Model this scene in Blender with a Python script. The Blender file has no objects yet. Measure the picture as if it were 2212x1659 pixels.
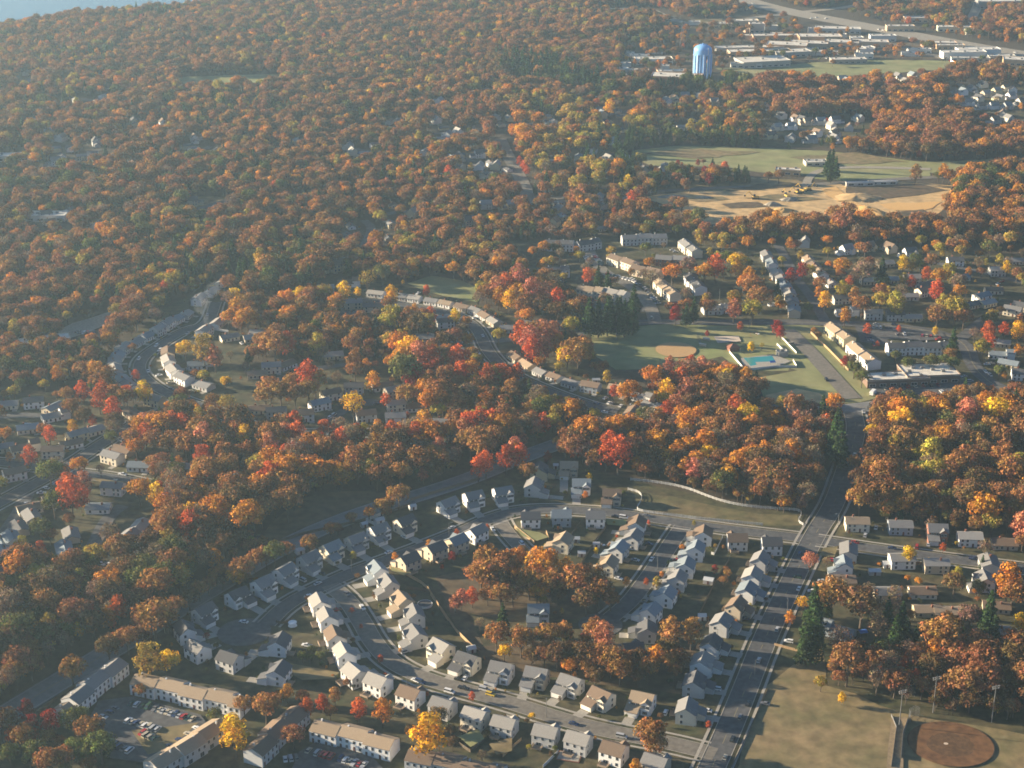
import bpy, math, random
import numpy as np
from mathutils import Vector
R = math.radians
random.seed(7); rng = np.random.default_rng(7)
SC = bpy.context.scene; COL = SC.collection
# ---------------------------------------------------------------- camera, light, exposure
CAM_H = 415.0; PITCH = R(22.2); FPX = 3600.0; CX, CY = 1106.0, 829.5
SUN_EL = 14.0; SUN_AZ = -77.0            # azimuth measured from +Y (away), negative = to the west / left
cam = bpy.data.cameras.new('camera'); cam.sensor_width = 36.0; cam.lens = 36.0*FPX/2212.0
cam.clip_start = 1.0; cam.clip_end = 40000.0
co = bpy.data.objects.new('camera', cam); COL.objects.link(co)
co.location = (0, 0, CAM_H); co.rotation_euler = (math.pi/2-PITCH, 0, 0); SC.camera = co
W = bpy.data.worlds.new('World'); SC.world = W; W.use_nodes = True
wn = W.node_tree.nodes; wl = W.node_tree.links; wn.clear()
wo = wn.new('ShaderNodeOutputWorld'); wb = wn.new('ShaderNodeBackground'); ws = wn.new('ShaderNodeTexSky')
ws.sky_type = 'NISHITA'; ws.sun_disc = False; ws.sun_elevation = R(SUN_EL); ws.sun_rotation = R(SUN_AZ)
ws.air_density = 1.0; ws.dust_density = 0.6; ws.ozone_density = 6.0; ws.altitude = 100
wb.inputs[1].default_value = 0.042
wl.new(ws.outputs[0], wb.inputs[0]); wl.new(wb.outputs[0], wo.inputs[0])
sl = bpy.data.lights.new('sun', 'SUN'); sl.energy = 5.0; sl.angle = R(0.5); sl.color = (1.0, 0.82, 0.58)
so = bpy.data.objects.new('sun', sl); COL.objects.link(so)
sd = Vector((math.sin(R(SUN_AZ))*math.cos(R(SUN_EL)), math.cos(R(SUN_AZ))*math.cos(R(SUN_EL)), math.sin(R(SUN_EL))))
so.rotation_euler = sd.to_track_quat('Z', 'Y').to_euler(); so.location = (0, 0, 800)
SC.view_settings.view_transform = 'Standard'; SC.view_settings.look = 'None'; SC.view_settings.exposure = 1.8
SC.view_settings.gamma = 1.0
SC.render.engine = 'CYCLES'; SC.cycles.use_denoising = True
SC.cycles.max_bounces = 5; SC.cycles.diffuse_bounces = 2; SC.cycles.glossy_bounces = 2
SC.cycles.transmission_bounces = 2; SC.cycles.volume_bounces = 1; SC.cycles.transparent_max_bounces = 6
SC.cycles.volume_step_rate = 1.0; SC.cycles.volume_max_steps = 64
SC.cycles.filter_width = 1.7; SC.cycles.sample_clamp_indirect = 4.0

# ---------------------------------------------------------------- survey: plan drawn over the aerial view, turned into metres
cp, sp_ = math.cos(PITCH), math.sin(PITCH)
def P(x, y, Z=0.0):
    a = (x-CX)/FPX; b = (CY-y)/FPX
    dy = cp+b*sp_; dz = -sp_+b*cp
    t = (Z-CAM_H)/dz
    return Vector((a*t, dy*t, Z))
def scale_at(y): return (y+640.0)*cp/CAM_H      # plan pixels per metre
def to_plan(X, Y, Z=0.0):
    dz = Z-CAM_H; dep = Y*cp-dz*sp_; up = Y*sp_+dz*cp
    return CX+FPX*X/dep, CY-FPX*up/dep
def q(s):
    """'01: 120,300 D: 400,500' -> plan points; a two digit prefix picks a survey tile (column,row)."""
    out = []; tile = None
    for tok in s.split():
        if tok.endswith(':'):
            tile = None if tok == 'D:' else (int(tok[0]), int(tok[1])); continue
        v = tok.split(','); x, y = float(v[0]), float(v[1])
        if tile: x = 553.0*tile[0]+x/3.0; y = 553.0*tile[1]+y/3.0
        out.append((x, y)+tuple(v[2:]))
    return out

# ---------------------------------------------------------------- materials
def mat(name, col, rough=0.85, tint=False, noise=0.0, nscale=1.0, col2=None, metallic=0.0, spec=0.3, bump=0.0):
    m = bpy.data.materials.new(name); m.use_nodes = True; n = m.node_tree.nodes; l = m.node_tree.links
    b = n['Principled BSDF']; b.inputs['Roughness'].default_value = rough; b.inputs['Metallic'].default_value = metallic
    b.inputs['Specular IOR Level'].default_value = spec
    src = None
    if tint:
        a = n.new('ShaderNodeAttribute'); a.attribute_type = 'OBJECT'; a.attribute_name = 'tint'; src = a.outputs['Color']
    else:
        r = n.new('ShaderNodeRGB'); r.outputs[0].default_value = (*col, 1); src = r.outputs[0]
    if noise or col2:
        g = n.new('ShaderNodeNewGeometry'); t = n.new('ShaderNodeTexNoise'); t.inputs['Scale'].default_value = nscale
        t.inputs['Detail'].default_value = 5; t.inputs['Roughness'].default_value = 0.65
        l.new(g.outputs['Position'], t.inputs['Vector'])
        cr = n.new('ShaderNodeMapRange'); cr.inputs[1].default_value = 0.3; cr.inputs[2].default_value = 0.7
        l.new(t.outputs['Fac'], cr.inputs[0])
        if col2:
            mx = n.new('ShaderNodeMix'); mx.data_type = 'RGBA'; l.new(cr.outputs[0], mx.inputs[0]); l.new(src, mx.inputs[6])
            mx.inputs[7].default_value = (*col2, 1); src = mx.outputs[2]
        if noise:
            cr.inputs[3].default_value = 0; cr2 = n.new('ShaderNodeMapRange'); cr2.inputs[3].default_value = 1-noise; cr2.inputs[4].default_value = 1+noise
            t2 = n.new('ShaderNodeTexNoise'); t2.inputs['Scale'].default_value = nscale*3.1; t2.inputs['Detail'].default_value = 4
            l.new(g.outputs['Position'], t2.inputs['Vector']); cr2.inputs[1].default_value = .3; cr2.inputs[2].default_value = .7
            l.new(t2.outputs['Fac'], cr2.inputs[0])
            vm = n.new('ShaderNodeVectorMath'); vm.operation = 'SCALE'; l.new(src, vm.inputs[0]); l.new(cr2.outputs[0], vm.inputs['Scale']); src = vm.outputs[0]
    l.new(src, b.inputs['Base Color'])
    if bump:
        bp = n.new('ShaderNodeBump'); bp.inputs['Strength'].default_value = bump; bp.inputs['Distance'].default_value = .1
        t3 = n.new('ShaderNodeTexNoise'); t3.inputs['Scale'].default_value = 3; l.new(t3.outputs['Fac'], bp.inputs['Height']); l.new(bp.outputs[0], b.inputs['Normal'])
    return m
def leaf_mat(name):
    m = bpy.data.materials.new(name); m.use_nodes = True; n = m.node_tree.nodes; l = m.node_tree.links; n.clear()
    o = n.new('ShaderNodeOutputMaterial'); a = n.new('ShaderNodeAttribute'); a.attribute_type = 'INSTANCER'; a.attribute_name = 'tint'
    g = n.new('ShaderNodeTexCoord'); t = n.new('ShaderNodeTexNoise'); t.inputs['Scale'].default_value = 0.45; t.inputs['Detail'].default_value = 3
    l.new(g.outputs['Object'], t.inputs['Vector'])
    mr = n.new('ShaderNodeMapRange'); mr.inputs[1].default_value = .3; mr.inputs[2].default_value = .7; mr.inputs[3].default_value = .55; mr.inputs[4].default_value = 1.45
    l.new(t.outputs['Fac'], mr.inputs[0])
    va = n.new('ShaderNodeAttribute'); va.attribute_type = 'GEOMETRY'; va.attribute_name = 'leaf'
    mu = n.new('ShaderNodeMath'); mu.operation = 'MULTIPLY'; l.new(mr.outputs[0], mu.inputs[0]); l.new(va.outputs['Fac'], mu.inputs[1])
    t2 = n.new('ShaderNodeTexNoise'); t2.inputs['Scale'].default_value = 0.28; t2.inputs['Detail'].default_value = 2; l.new(g.outputs['Object'], t2.inputs['Vector'])
    mg = n.new('ShaderNodeMapRange'); mg.inputs[1].default_value = .3; mg.inputs[2].default_value = .7; mg.inputs[3].default_value = .68; mg.inputs[4].default_value = 1.27; l.new(t2.outputs['Fac'], mg.inputs[0])
    cb = n.new('ShaderNodeCombineXYZ'); cb.inputs[0].default_value = 1; cb.inputs[2].default_value = 1; l.new(mg.outputs[0], cb.inputs[1])
    hv = n.new('ShaderNodeVectorMath'); hv.operation = 'MULTIPLY'; l.new(a.outputs['Color'], hv.inputs[0]); l.new(cb.outputs[0], hv.inputs[1])
    vm = n.new('ShaderNodeVectorMath'); vm.operation = 'SCALE'; l.new(hv.outputs[0], vm.inputs[0]); l.new(mu.outputs[0], vm.inputs['Scale'])
    d = n.new('ShaderNodeBsdfDiffuse'); tr = n.new('ShaderNodeBsdfTranslucent'); mx = n.new('ShaderNodeMixShader'); mx.inputs[0].default_value = .2
    l.new(vm.outputs[0], d.inputs[0]); l.new(vm.outputs[0], tr.inputs[0]); l.new(d.outputs[0], mx.inputs[1]); l.new(tr.outputs[0], mx.inputs[2]); l.new(mx.outputs[0], o.inputs[0])
    return m
M = dict(
  leaf=leaf_mat('foliage'), bark=mat('bark', (.10,.075,.055), noise=.3, nscale=2),
  siding=mat('siding', (0,0,0), .6, tint=True, noise=.06, nscale=.8), shingle=mat('shingle', (0,0,0), .9, tint=True, noise=.16, nscale=1.2, bump=.5),
  trim=mat('trim', (.75,.74,.70), .5), glass=mat('window glass', (.025,.03,.04), .12, spec=.6), door=mat('door paint', (.14,.06,.05), .5),
  garage=mat('garage door', (.70,.69,.66), .5), brick=mat('brick', (.26,.11,.07), noise=.2, nscale=4), deck=mat('deck wood', (.32,.24,.17), noise=.2, nscale=3),
  asphalt=mat('asphalt', (.072,.074,.080), noise=.28, nscale=.12, col2=(.105,.102,.10)), asphalt_old=mat('old asphalt', (.15,.135,.115), noise=.2, nscale=.15, col2=(.19,.17,.14)),
  highway=mat('highway asphalt', (.16,.16,.16), noise=.15, nscale=.08, col2=(.20,.195,.185)), concrete=mat('concrete', (.34,.315,.27), noise=.15, nscale=.4),
  gravel=mat('gravel', (.30,.265,.21), noise=.2, nscale=.2), paint=mat('road paint', (.32,.32,.3)), paint_y=mat('yellow road paint', (.26,.22,.12)),
  grass=mat('lawn', (.036,.045,.016), noise=.45, nscale=.07, col2=(.098,.075,.038)), field=mat('field grass', (.19,.22,.08), noise=.2, nscale=.02, col2=(.28,.25,.12)),
  worn=mat('worn path', (.24,.18,.11), noise=.2, nscale=.2), meadow=mat('rough meadow', (.075,.08,.03), noise=.35, nscale=.05, col2=(.17,.125,.06)),
  dry=mat('dry grass', (.26,.185,.095), noise=.3, nscale=.05, col2=(.135,.12,.05)), brown=mat('leaf litter ground', (.13,.085,.048), noise=.4, nscale=.06, col2=(.075,.062,.034)),
  infield=mat('infield clay', (.46,.29,.13), noise=.08, nscale=.3), infield_red=mat('red infield clay', (.11,.052,.022), noise=.3, nscale=.10, col2=(.17,.085,.035)),
  dirt=mat('bare dirt', (.62,.41,.18), noise=.25, nscale=.04, col2=(.40,.28,.14)), sand=mat('sand', (.56,.46,.36), noise=.12, nscale=.4),
  sandpile=mat('sand heap', (.62,.38,.14), noise=.1, nscale=.4), water=mat('river water', (.10,.16,.18), .12, spec=.8), pool=mat('pool water', (.03,.26,.27), .08, spec=.6),
  fence_wood=mat('fence wood', (.40,.27,.15), noise=.2, nscale=2), fence_dark=mat('weathered fence', (.12,.095,.07), noise=.2, nscale=2), fence_white=mat('white vinyl fence', (.68,.68,.66), .5),
  metal=mat('galvanised metal', (.22,.22,.22), .5, metallic=.4), paintcar=mat('car paint', (0,0,0), .25, tint=True, spec=.6), rubber=mat('tyre rubber', (.02,.02,.02)),
  tower=mat('blue tower paint', (.20,.44,.82), .42, noise=.07, nscale=.5, spec=.5), tower_trim_highlight=mat('pale tower trim and highlight', (.70,.78,.86), .5), flat=mat('flat roof', (.62,.58,.50), noise=.16, nscale=.1), tintwall=mat('painted wall', (0,0,0), .8, tint=True, noise=.08, nscale=.5),
  white=mat('white paint', (.78,.78,.76), .5), blue=mat('blue cover', (.04,.13,.45)), steelroof=mat('light metal roof', (.5,.52,.53), .5), machine=mat('machine yellow', (.50,.33,.08)),
  litter=mat('forest floor', (.065,.045,.028), noise=.3, nscale=.1, col2=(.06,.05,.03)), garden=mat('mulch', (.085,.045,.02), noise=.3, nscale=.2, col2=(.12,.065,.03)),
)
# ---------------------------------------------------------------- object helpers
def link(o): COL.objects.link(o); return o
def part(name, me, parent, loc=None, rz=0.0, tint=None, label=None):
    o = bpy.data.objects.new(name, me); link(o); o.parent = parent
    if loc: o.location = loc
    if rz: o.rotation_euler[2] = rz
    if tint is not None: o['tint'] = [float(c) for c in tint]
    if label: o['label'] = label
    return o
def thing(name, label, cat, loc, rz=0.0, group=None, s=1.0):
    o = bpy.data.objects.new(name, None); link(o); o.location = loc; o.rotation_euler[2] = rz
    o.scale = (s, s, s) if not isinstance(s, tuple) else s
    o.empty_display_size = .5
    o['label'] = label; o['category'] = cat
    if group: o['group'] = group
    return o
def single(name, me, label, cat, loc=(0,0,0), rz=0.0, group=None, tint=None):
    o = bpy.data.objects.new(name, me); link(o); o.location = loc; o.rotation_euler[2] = rz
    o['label'] = label; o['category'] = cat
    if group: o['group'] = group
    if tint is not None: o['tint'] = [float(c) for c in tint]
    return o
def struct(name, me):
    o = bpy.data.objects.new(name, me); link(o); o['kind'] = 'structure'; return o
class MB:
    def __init__(s): s.v = []; s.f = []; s.m = []
    def poly(s, pts, mi=0):
        b = len(s.v); s.v += [tuple(p) for p in pts]; s.f.append(tuple(range(b, b+len(pts)))); s.m.append(mi)
    def box(s, x0, x1, y0, y1, z0, z1, mi=0):
        b = len(s.v); s.v += [(x0,y0,z0),(x1,y0,z0),(x1,y1,z0),(x0,y1,z0),(x0,y0,z1),(x1,y0,z1),(x1,y1,z1),(x0,y1,z1)]
        for f in ((0,3,2,1),(4,5,6,7),(0,1,5,4),(1,2,6,5),(2,3,7,6),(3,0,4,7)): s.f.append(tuple(b+i for i in f)); s.m.append(mi)
    def extr(s, prof, a, b_, axis='x', mi=0):
        """extrude a closed profile (u,z) along x (u=y) or y (u=x)"""
        n = len(prof); b = len(s.v)
        for t in (a, b_):
            for u, z in prof: s.v.append((t, u, z) if axis == 'x' else (u, t, z))
        s.f.append(tuple(b+i for i in range(n))); s.m.append(mi)
        s.f.append(tuple(b+n+i for i in reversed(range(n)))); s.m.append(mi)
        for i in range(n):
            j = (i+1) % n; s.f.append((b+i, b+n+i, b+n+j, b+j)); s.m.append(mi)
    def tube(s, p0, p1, r0, r1, n=6, mi=0):
        p0 = Vector(p0); p1 = Vector(p1); d = (p1-p0)
        if d.length < 1e-6: return
        d.normalize(); u = d.orthogonal().normalized(); w = d.cross(u); b = len(s.v)
        for p, r in ((p0, r0), (p1, r1)):
            for i in range(n):
                a = 2*math.pi*i/n; s.v.append(tuple(p+u*(r*math.cos(a))+w*(r*math.sin(a))))
        for i in range(n):
            j = (i+1) % n; s.f.append((b+i, b+j, b+n+j, b+n+i)); s.m.append(mi)
        s.f.append(tuple(b+n+i for i in range(n))); s.m.append(mi); s.f.append(tuple(b+i for i in reversed(range(n)))); s.m.append(mi)
    def lathe(s, prof, n=24, mi=0, c=(0,0)):
        b = len(s.v); k = len(prof)
        for r, z in prof:
            for i in range(n):
                a = 2*math.pi*i/n; s.v.append((c[0]+r*math.cos(a), c[1]+r*math.sin(a), z))
        for j in range(k-1):
            for i in range(n):
                i2 = (i+1) % n; s.f.append((b+j*n+i, b+j*n+i2, b+(j+1)*n+i2, b+(j+1)*n+i)); s.m.append(mi)
    def build(s, name, mats, smooth=False):
        me = bpy.data.meshes.new(name); me.from_pydata(s.v, [], s.f)
        for m in (mats if isinstance(mats, (list, tuple)) else [mats]): me.materials.append(m)
        me.polygons.foreach_set('material_index', s.m)
        if smooth: me.polygons.foreach_set('use_smooth', [True]*len(s.f))
        me.update(); return me
def gable_prof(d, h, rise, lo=0.0, off=0.0): return [(off-d/2, lo), (off+d/2, lo), (off+d/2, h), (off, h+rise), (off-d/2, h)]
def chev(d, h, rise, over=.45, th=.22, off=0.0):
    k = rise/(d/2); e = d/2+over; g = .004
    return [(off-e, h-over*k+g), (off, h+rise+g), (off+e, h-over*k+g), (off+e, h-over*k+th+g), (off, h+rise+th+g), (off-e, h-over*k+th+g)]
ORD = ['first','second','third','fourth','fifth','sixth','seventh','eighth','ninth','tenth','eleventh','twelfth','thirteenth','fourteenth','fifteenth','sixteenth','seventeenth','eighteenth','nineteenth']
TENS = {2:'twent',3:'thirt',4:'fort',5:'fift',6:'sixt',7:'sevent',8:'eight',9:'ninet'}
def ordn(i):
    n = i+1
    if n < 20: return ORD[n-1]
    t, u = divmod(n, 10)
    if t >= 10: return 'number %d' % n
    return TENS[t]+('ieth' if u == 0 else 'y-'+ORD[u-1])
# ---------------------------------------------------------------- ground, roads, fields
OCC_X0, OCC_Y0, OCC_S, OCC_W, OCC_H = -1100.0, 480.0, 2.0, 1100, 1500
occ = np.zeros((OCC_H, OCC_W), dtype=bool)
def block_seg(p, q_, r):
    n = max(1, int((Vector(q_[:2])-Vector(p[:2])).length/2))
    for i in range(n+1):
        t = i/n; block_pt(p[0]+(q_[0]-p[0])*t, p[1]+(q_[1]-p[1])*t, r)
def block_pt(x, y, r):
    cx = (x-OCC_X0)/OCC_S; cy = (y-OCC_Y0)/OCC_S; k = r/OCC_S
    x0, x1, y0, y1 = int(cx-k), int(cx+k)+1, int(cy-k), int(cy+k)+1
    if x1 < 0 or y1 < 0 or x0 >= OCC_W or y0 >= OCC_H: return
    x0, y0 = max(x0, 0), max(y0, 0); x1, y1 = min(x1, OCC_W-1), min(y1, OCC_H-1)
    yy, xx = np.mgrid[y0:y1+1, x0:x1+1]; occ[y0:y1+1, x0:x1+1] |= ((xx-cx)**2+(yy-cy)**2) <= k*k
def in_poly(px, py, poly):
    px = np.asarray(px, float); py = np.asarray(py, float); r = np.zeros(px.shape, bool); n = len(poly)
    for i in range(n):
        x0, y0 = poly[i][:2]; x1, y1 = poly[(i+1) % n][:2]
        if y0 == y1: continue
        r ^= ((y0 > py) != (y1 > py)) & (px < (x1-x0)*(py-y0)/(y1-y0)+x0)
    return r
g = MB(); g.poly([(-14000,-9000,-.02),(14000,-9000,-.02),(14000,17000,-.02),(-14000,17000,-.02)])
struct('ground', g.build('ground', M['litter']))
LZ = [0.02]
def nextz(): LZ[0] += .006; return LZ[0]
def smooth_pts(pts, it=2):
    for _ in range(it):
        o = [pts[0]]
        for a, b in zip(pts[:-1], pts[1:]): o += [a.lerp(b, .25), a.lerp(b, .75)]
        o.append(pts[-1]); pts = o
    return pts
def normals2(w):
    out = []
    for i in range(len(w)):
        d = (w[min(i+1, len(w)-1)]-w[max(i-1, 0)]); d.z = 0; d.normalize(); out.append(Vector((-d.y, d.x, 0)))
    return out
def ribbon(mb, w, off0, off1, z, mi=0):
    nn = normals2(w)
    for i in range(len(w)-1):
        a, b, na, nb = w[i], w[i+1], nn[i], nn[i+1]
        mb.poly([(a.x+na.x*off0, a.y+na.y*off0, z), (b.x+nb.x*off0, b.y+nb.y*off0, z), (b.x+nb.x*off1, b.y+nb.y*off1, z), (a.x+na.x*off1, a.y+na.y*off1, z)], mi)
ROADS = []
walk = MB()
def road(s, width, m='asphalt', name='road', walks=False, lines=None, block=2.5, front=0):
    w = smooth_pts([P(*p[:2]) for p in q(s)])
    z = nextz(); mb = MB(); ribbon(mb, w, -width/2, width/2, z)
    struct(name, mb.build(name, M[m]))
    ROADS.append((w, width))
    for a, b in zip(w[:-1], w[1:]):
        block_seg(a, b, width/2+block)
        for f_ in range(12, front+1, 12): block_seg(a-Vector((0, f_, 0)), b-Vector((0, f_, 0)), width/2)
    if walks:
        for sgn in (-1, 1):
            for o0, o1, hh in ((width/2, width/2+.35, .13), (width/2+2.0, width/2+3.3, .05)):
                nn = normals2(w); zz = z-.02
                for i in range(len(w)-1):
                    mid = (w[i]+w[i+1])/2+nn[i]*(sgn*(o0+1.2))
                    if near_road(mid, skip=len(ROADS)-1, pad=-.2): continue
                    a, b, na, nb = w[i], w[i+1], nn[i]*sgn, nn[i+1]*sgn
                    walk.poly([(a.x+na.x*o0, a.y+na.y*o0, zz+hh), (b.x+nb.x*o0, b.y+nb.y*o0, zz+hh), (b.x+nb.x*o1, b.y+nb.y*o1, zz+hh), (a.x+na.x*o1, a.y+na.y*o1, zz+hh)][::(1 if sgn < 0 else -1)])
    if lines:
        lm = MB()
        for off, mi, dash in lines:
            nn = normals2(w); acc = 0
            for i in range(len(w)-1):
                L = (w[i+1]-w[i]).length; k = max(1, int(L/4))
                for j in range(k):
                    acc += 1
                    if dash and acc % 3: continue
                    a = w[i].lerp(w[i+1], j/k); b = w[i].lerp(w[i+1], (j+1)/k); n_ = nn[i]
                    lm.poly([(a.x+n_.x*(off-.12), a.y+n_.y*(off-.12), z+.004), (b.x+n_.x*(off-.12), b.y+n_.y*(off-.12), z+.004), (b.x+n_.x*(off+.12), b.y+n_.y*(off+.12), z+.004), (a.x+n_.x*(off+.12), a.y+n_.y*(off+.12), z+.004)], mi)
        struct('road_marking', lm.build('road_marking', [M['paint'], M['paint_y']]))
    return w
def near_road(p, skip=-1, pad=0.0):
    for k, (w, wd) in enumerate(ROADS):
        if k == skip: continue
        for a, b in zip(w[:-1:2], w[2::2]):
            ab = b-a; t = max(0, min(1, (p-a).dot(ab)/max(ab.length_squared, 1e-6)))
            if (a+ab*t-p).length < wd/2+pad: return True
    return False
CLEAR = []
def patch(s, m, name='lawn', z=None, clear=True, jag=0.0):
    pts = [P(*p[:2]) for p in q(s)]; zz = z if z is not None else nextz()
    if jag:
        o = []
        for i, a in enumerate(pts):
            b = pts[(i+1) % len(pts)]; n = max(1, int((b-a).length/12))
            for j in range(n):
                c = a.lerp(b, j/n); o.append(c+Vector((random.uniform(-jag, jag), random.uniform(-jag, jag), 0)))
        pts = o
    mb = MB(); mb.poly([(p.x, p.y, zz) for p in pts]); me = mb.build(name, M[m])
    if me.polygons[0].normal.z < 0: me.flip_normals()
    struct(name, me)
    if clear: CLEAR.append([to_plan(p.x, p.y) for p in pts])
def disc(x, y, rx, ry=None, m='asphalt', name='road', Z=None):
    """ground ellipse given in plan pixels: centre and half width; ry in metres ratio of true shape"""
    c = P(x, y); s = scale_at(y); r = rx/s; r2 = r*(ry or 1.0); zz = nextz() if Z is None else Z
    mb = MB(); mb.poly([(c.x+r*math.cos(a), c.y+r2*math.sin(a), zz) for a in [2*math.pi*i/40 for i in range(40)]])
    struct(name, mb.build(name, M[m])); block_pt(c.x, c.y, max(r, r2)+2); return c, r

NEIGH = "D: 330,1400 400,1330 470,1290 640,1215 780,1140 900,1090 1100,1020 1180,985 1300,1020 1380,1040 1640,1100 1740,1115 1800,1110 2300,1195 2300,1800 -150,1800 -150,1640 0,1590 150,1490 260,1430"
patch(NEIGH, 'grass', 'lawn', jag=2, clear=False)
patch("D: -120,880 120,845 280,885 345,950 300,1000 350,1050 350,1190 200,1235 -120,1290", 'grass', 'lawn', jag=2, clear=False)
patch("D: 250,760 340,680 440,620 500,640 480,700 560,740 520,800 600,880 480,880 330,870 250,830", 'grass', 'lawn', jag=2, clear=False)
patch("D: 470,890 500,850 560,790 700,770 870,790 930,850 990,900 960,955 560,945", 'grass', 'lawn', jag=2, clear=False)
patch("D: 640,640 700,610 800,600 1000,640 1120,690 1130,740 1250,795 1400,845 1430,890 1350,925 1230,890 1110,840 1030,780 980,740 900,690 720,670", 'grass', 'lawn', jag=2, clear=False)
patch("D: 1080,520 1500,500 1640,530 1800,520 2300,560 2300,1100 2200,900 1850,900 1640,900 1640,820 1560,800 1420,800 1330,800 1220,760 1200,700 1250,680 1130,620", 'grass', 'lawn', jag=2, clear=False)
patch("D: 650,1075 740,1060 900,1070 960,1052 700,1150 600,1172 560,1170 590,1130", 'brown', 'clearing', jag=2)
patch("D: 1275,722 1330,708 1430,700 1560,704 1700,700 1740,760 1700,800 1600,800 1560,770 1420,800 1330,798 1290,770", 'field', 'ball_field', jag=1)
patch("D: 1560,760 1700,700 1780,706 1900,860 1850,872 1650,872 1640,815 1720,800", 'field', 'grass_field', jag=1)
patch("D: 1650,852 1720,842 1770,850 1790,868 1650,872", 'dirt', 'worn_and_shaded_ground', jag=2)
patch("D: 1375,1065 1450,1070 1560,1095 1640,1110 1720,1112 1730,1135 1640,1140 1500,1125 1385,1110", 'meadow', 'meadow', jag=1.5)
patch("D: 880,612 930,596 1000,606 1050,630 1030,652 960,640 915,628", 'field', 'meadow', jag=1)
patch("D: 130,712 190,688 250,672 250,690 180,722 130,735", 'gravel', 'yard', jag=2)
patch("D: 940,1248 990,1236 1040,1250 1010,1320 1040,1390 1030,1400 985,1350 960,1300", 'brown', 'meadow', jag=1)
patch("D: 1010,1240 1150,1230 1330,1280 1300,1340 1100,1345 1010,1320", 'brown', 'grove_floor', jag=2, clear=False)
patch("D: 1020,1400 1200,1385 1500,1400 1500,1500 1250,1470 1040,1440", 'brown', 'grove_floor', jag=2, clear=False)
patch("D: 1650,1490 1770,1392 1790,1480 1960,1545 2300,1600 2300,1800 1540,1800", 'dry', 'playing_field', jag=1)
patch("D: 1362,324 1480,315 1600,318 1780,326 1990,350 2300,338 2300,352 2010,374 1850,392 1760,380 1640,372 1560,360 1400,358", 'field', 'meadow', jag=2)
patch("D: 1740,385 1890,368 2010,370 2010,385 1850,394", 'field', 'meadow', jag=2, clear=False)
patch("D: 1370,428 1440,418 1600,404 1740,396 1900,392 2010,396 2060,402 2050,440 2010,474 1900,482 1800,466 1700,470 1640,462 1600,486 1530,484 1490,456 1420,436", 'dirt', 'construction_ground', jag=2)
patch("D: 1360,372 1720,388 1740,396 1560,412 1400,416 1360,400", 'dry', 'meadow', jag=1, clear=False)
patch("D: 1545,148 1700,140 1860,128 2060,132 2040,150 1860,162 1700,176 1640,176", 'field', 'farm_field', jag=2)
patch("D: 1440,46 1560,40 1560,52 1470,56", 'dry', 'meadow', jag=2)
patch("D: 1330,148 1410,118 1500,122 1520,160 1500,182 1400,168", 'brown', 'parking_ground', jag=2, clear=False)
patch("D: 1560,112 1700,80 1900,78 2060,110 2300,140 2300,160 2080,132 1900,124 1640,134", 'brown', 'parking_ground', jag=2, clear=False)
patch("D: 380,168 470,163 600,160 612,164 600,176 470,184 390,184", 'field', 'meadow', jag=3)
patch("D: 1640,270 1880,262 1900,300 1830,318 1650,316", 'grass', 'lawn', jag=2, clear=False)
patch("D: 2040,190 2300,180 2300,270 2130,265 2040,230", 'grass', 'lawn', jag=2, clear=False)
patch("D: 390,424 500,426 500,440 420,446", 'dry', 'clearing', jag=2)
w = MB(); pts = [P(*p) for p in [(-900,-120),(760,-120),(700,-30),(560,-18),(420,4),(300,14),(180,24),(80,36),(0,48),(-300,100),(-900,130)]]
w.poly([(p.x, p.y, .05) for p in pts]); me = w.build('river', M['water'])
if me.polygons[0].normal.z < 0: me.flip_normals()
struct('river', me); RIVER = [(-900,-120),(760,-120),(700,-30),(560,-18),(420,4),(300,14),(180,24),(80,36),(0,48),(-300,100),(-900,130)]
CLEAR.append(RIVER)

# roads
road("D: -60,1590 20,1539 133,1470 207,1426 330,1350 480,1258 640,1165 760,1115 900,1072 1015,1035 1120,990 1260,940 1400,905 1560,885 1690,884 1792,888 1859,881 1992,864 2126,849 2300,838", 15, 'highway', 'highway', lines=((-6.6,0,0),(6.6,0,0),(0,1,0)), block=1.2)
road("D: 1520,1700 1540,1653 1573,1580 1606,1499 1652,1380 1708,1262 1759,1156 1797,1100 1820,1040 1842,965 1850,925 1842,890", 11, 'asphalt', 'road', walks=True, lines=((0,1,1),), block=6, front=12)
road("D: 575,1350 620,1305 690,1270 760,1238 850,1206 930,1176 1000,1148 1060,1120 1120,1103 1200,1100 1330,1108 1440,1126 1600,1148 1745,1164 1900,1188 2050,1208 2300,1240", 9, 'asphalt', 'road', walks=True, block=1)
road("D: 712,1264 750,1295 783,1346 806,1389 846,1433 920,1469 1020,1496 1106,1520 1239,1563 1339,1586 1439,1604 1545,1630", 9.5, 'asphalt_old', 'road', walks=True, block=1)
road("D: 1478,1134 1462,1156 1420,1220 1385,1270 1359,1303 1320,1335", 9, 'asphalt', 'road', walks=True, block=1)
road("D: 1078,1122 1090,1145 1130,1190 1160,1212", 8, 'asphalt_old', 'road', walks=True, block=1)
disc(528, 1366, 58, m='asphalt'); disc(1297, 1350, 48, m='asphalt'); disc(1165, 1214, 18, m='asphalt_old')
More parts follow.
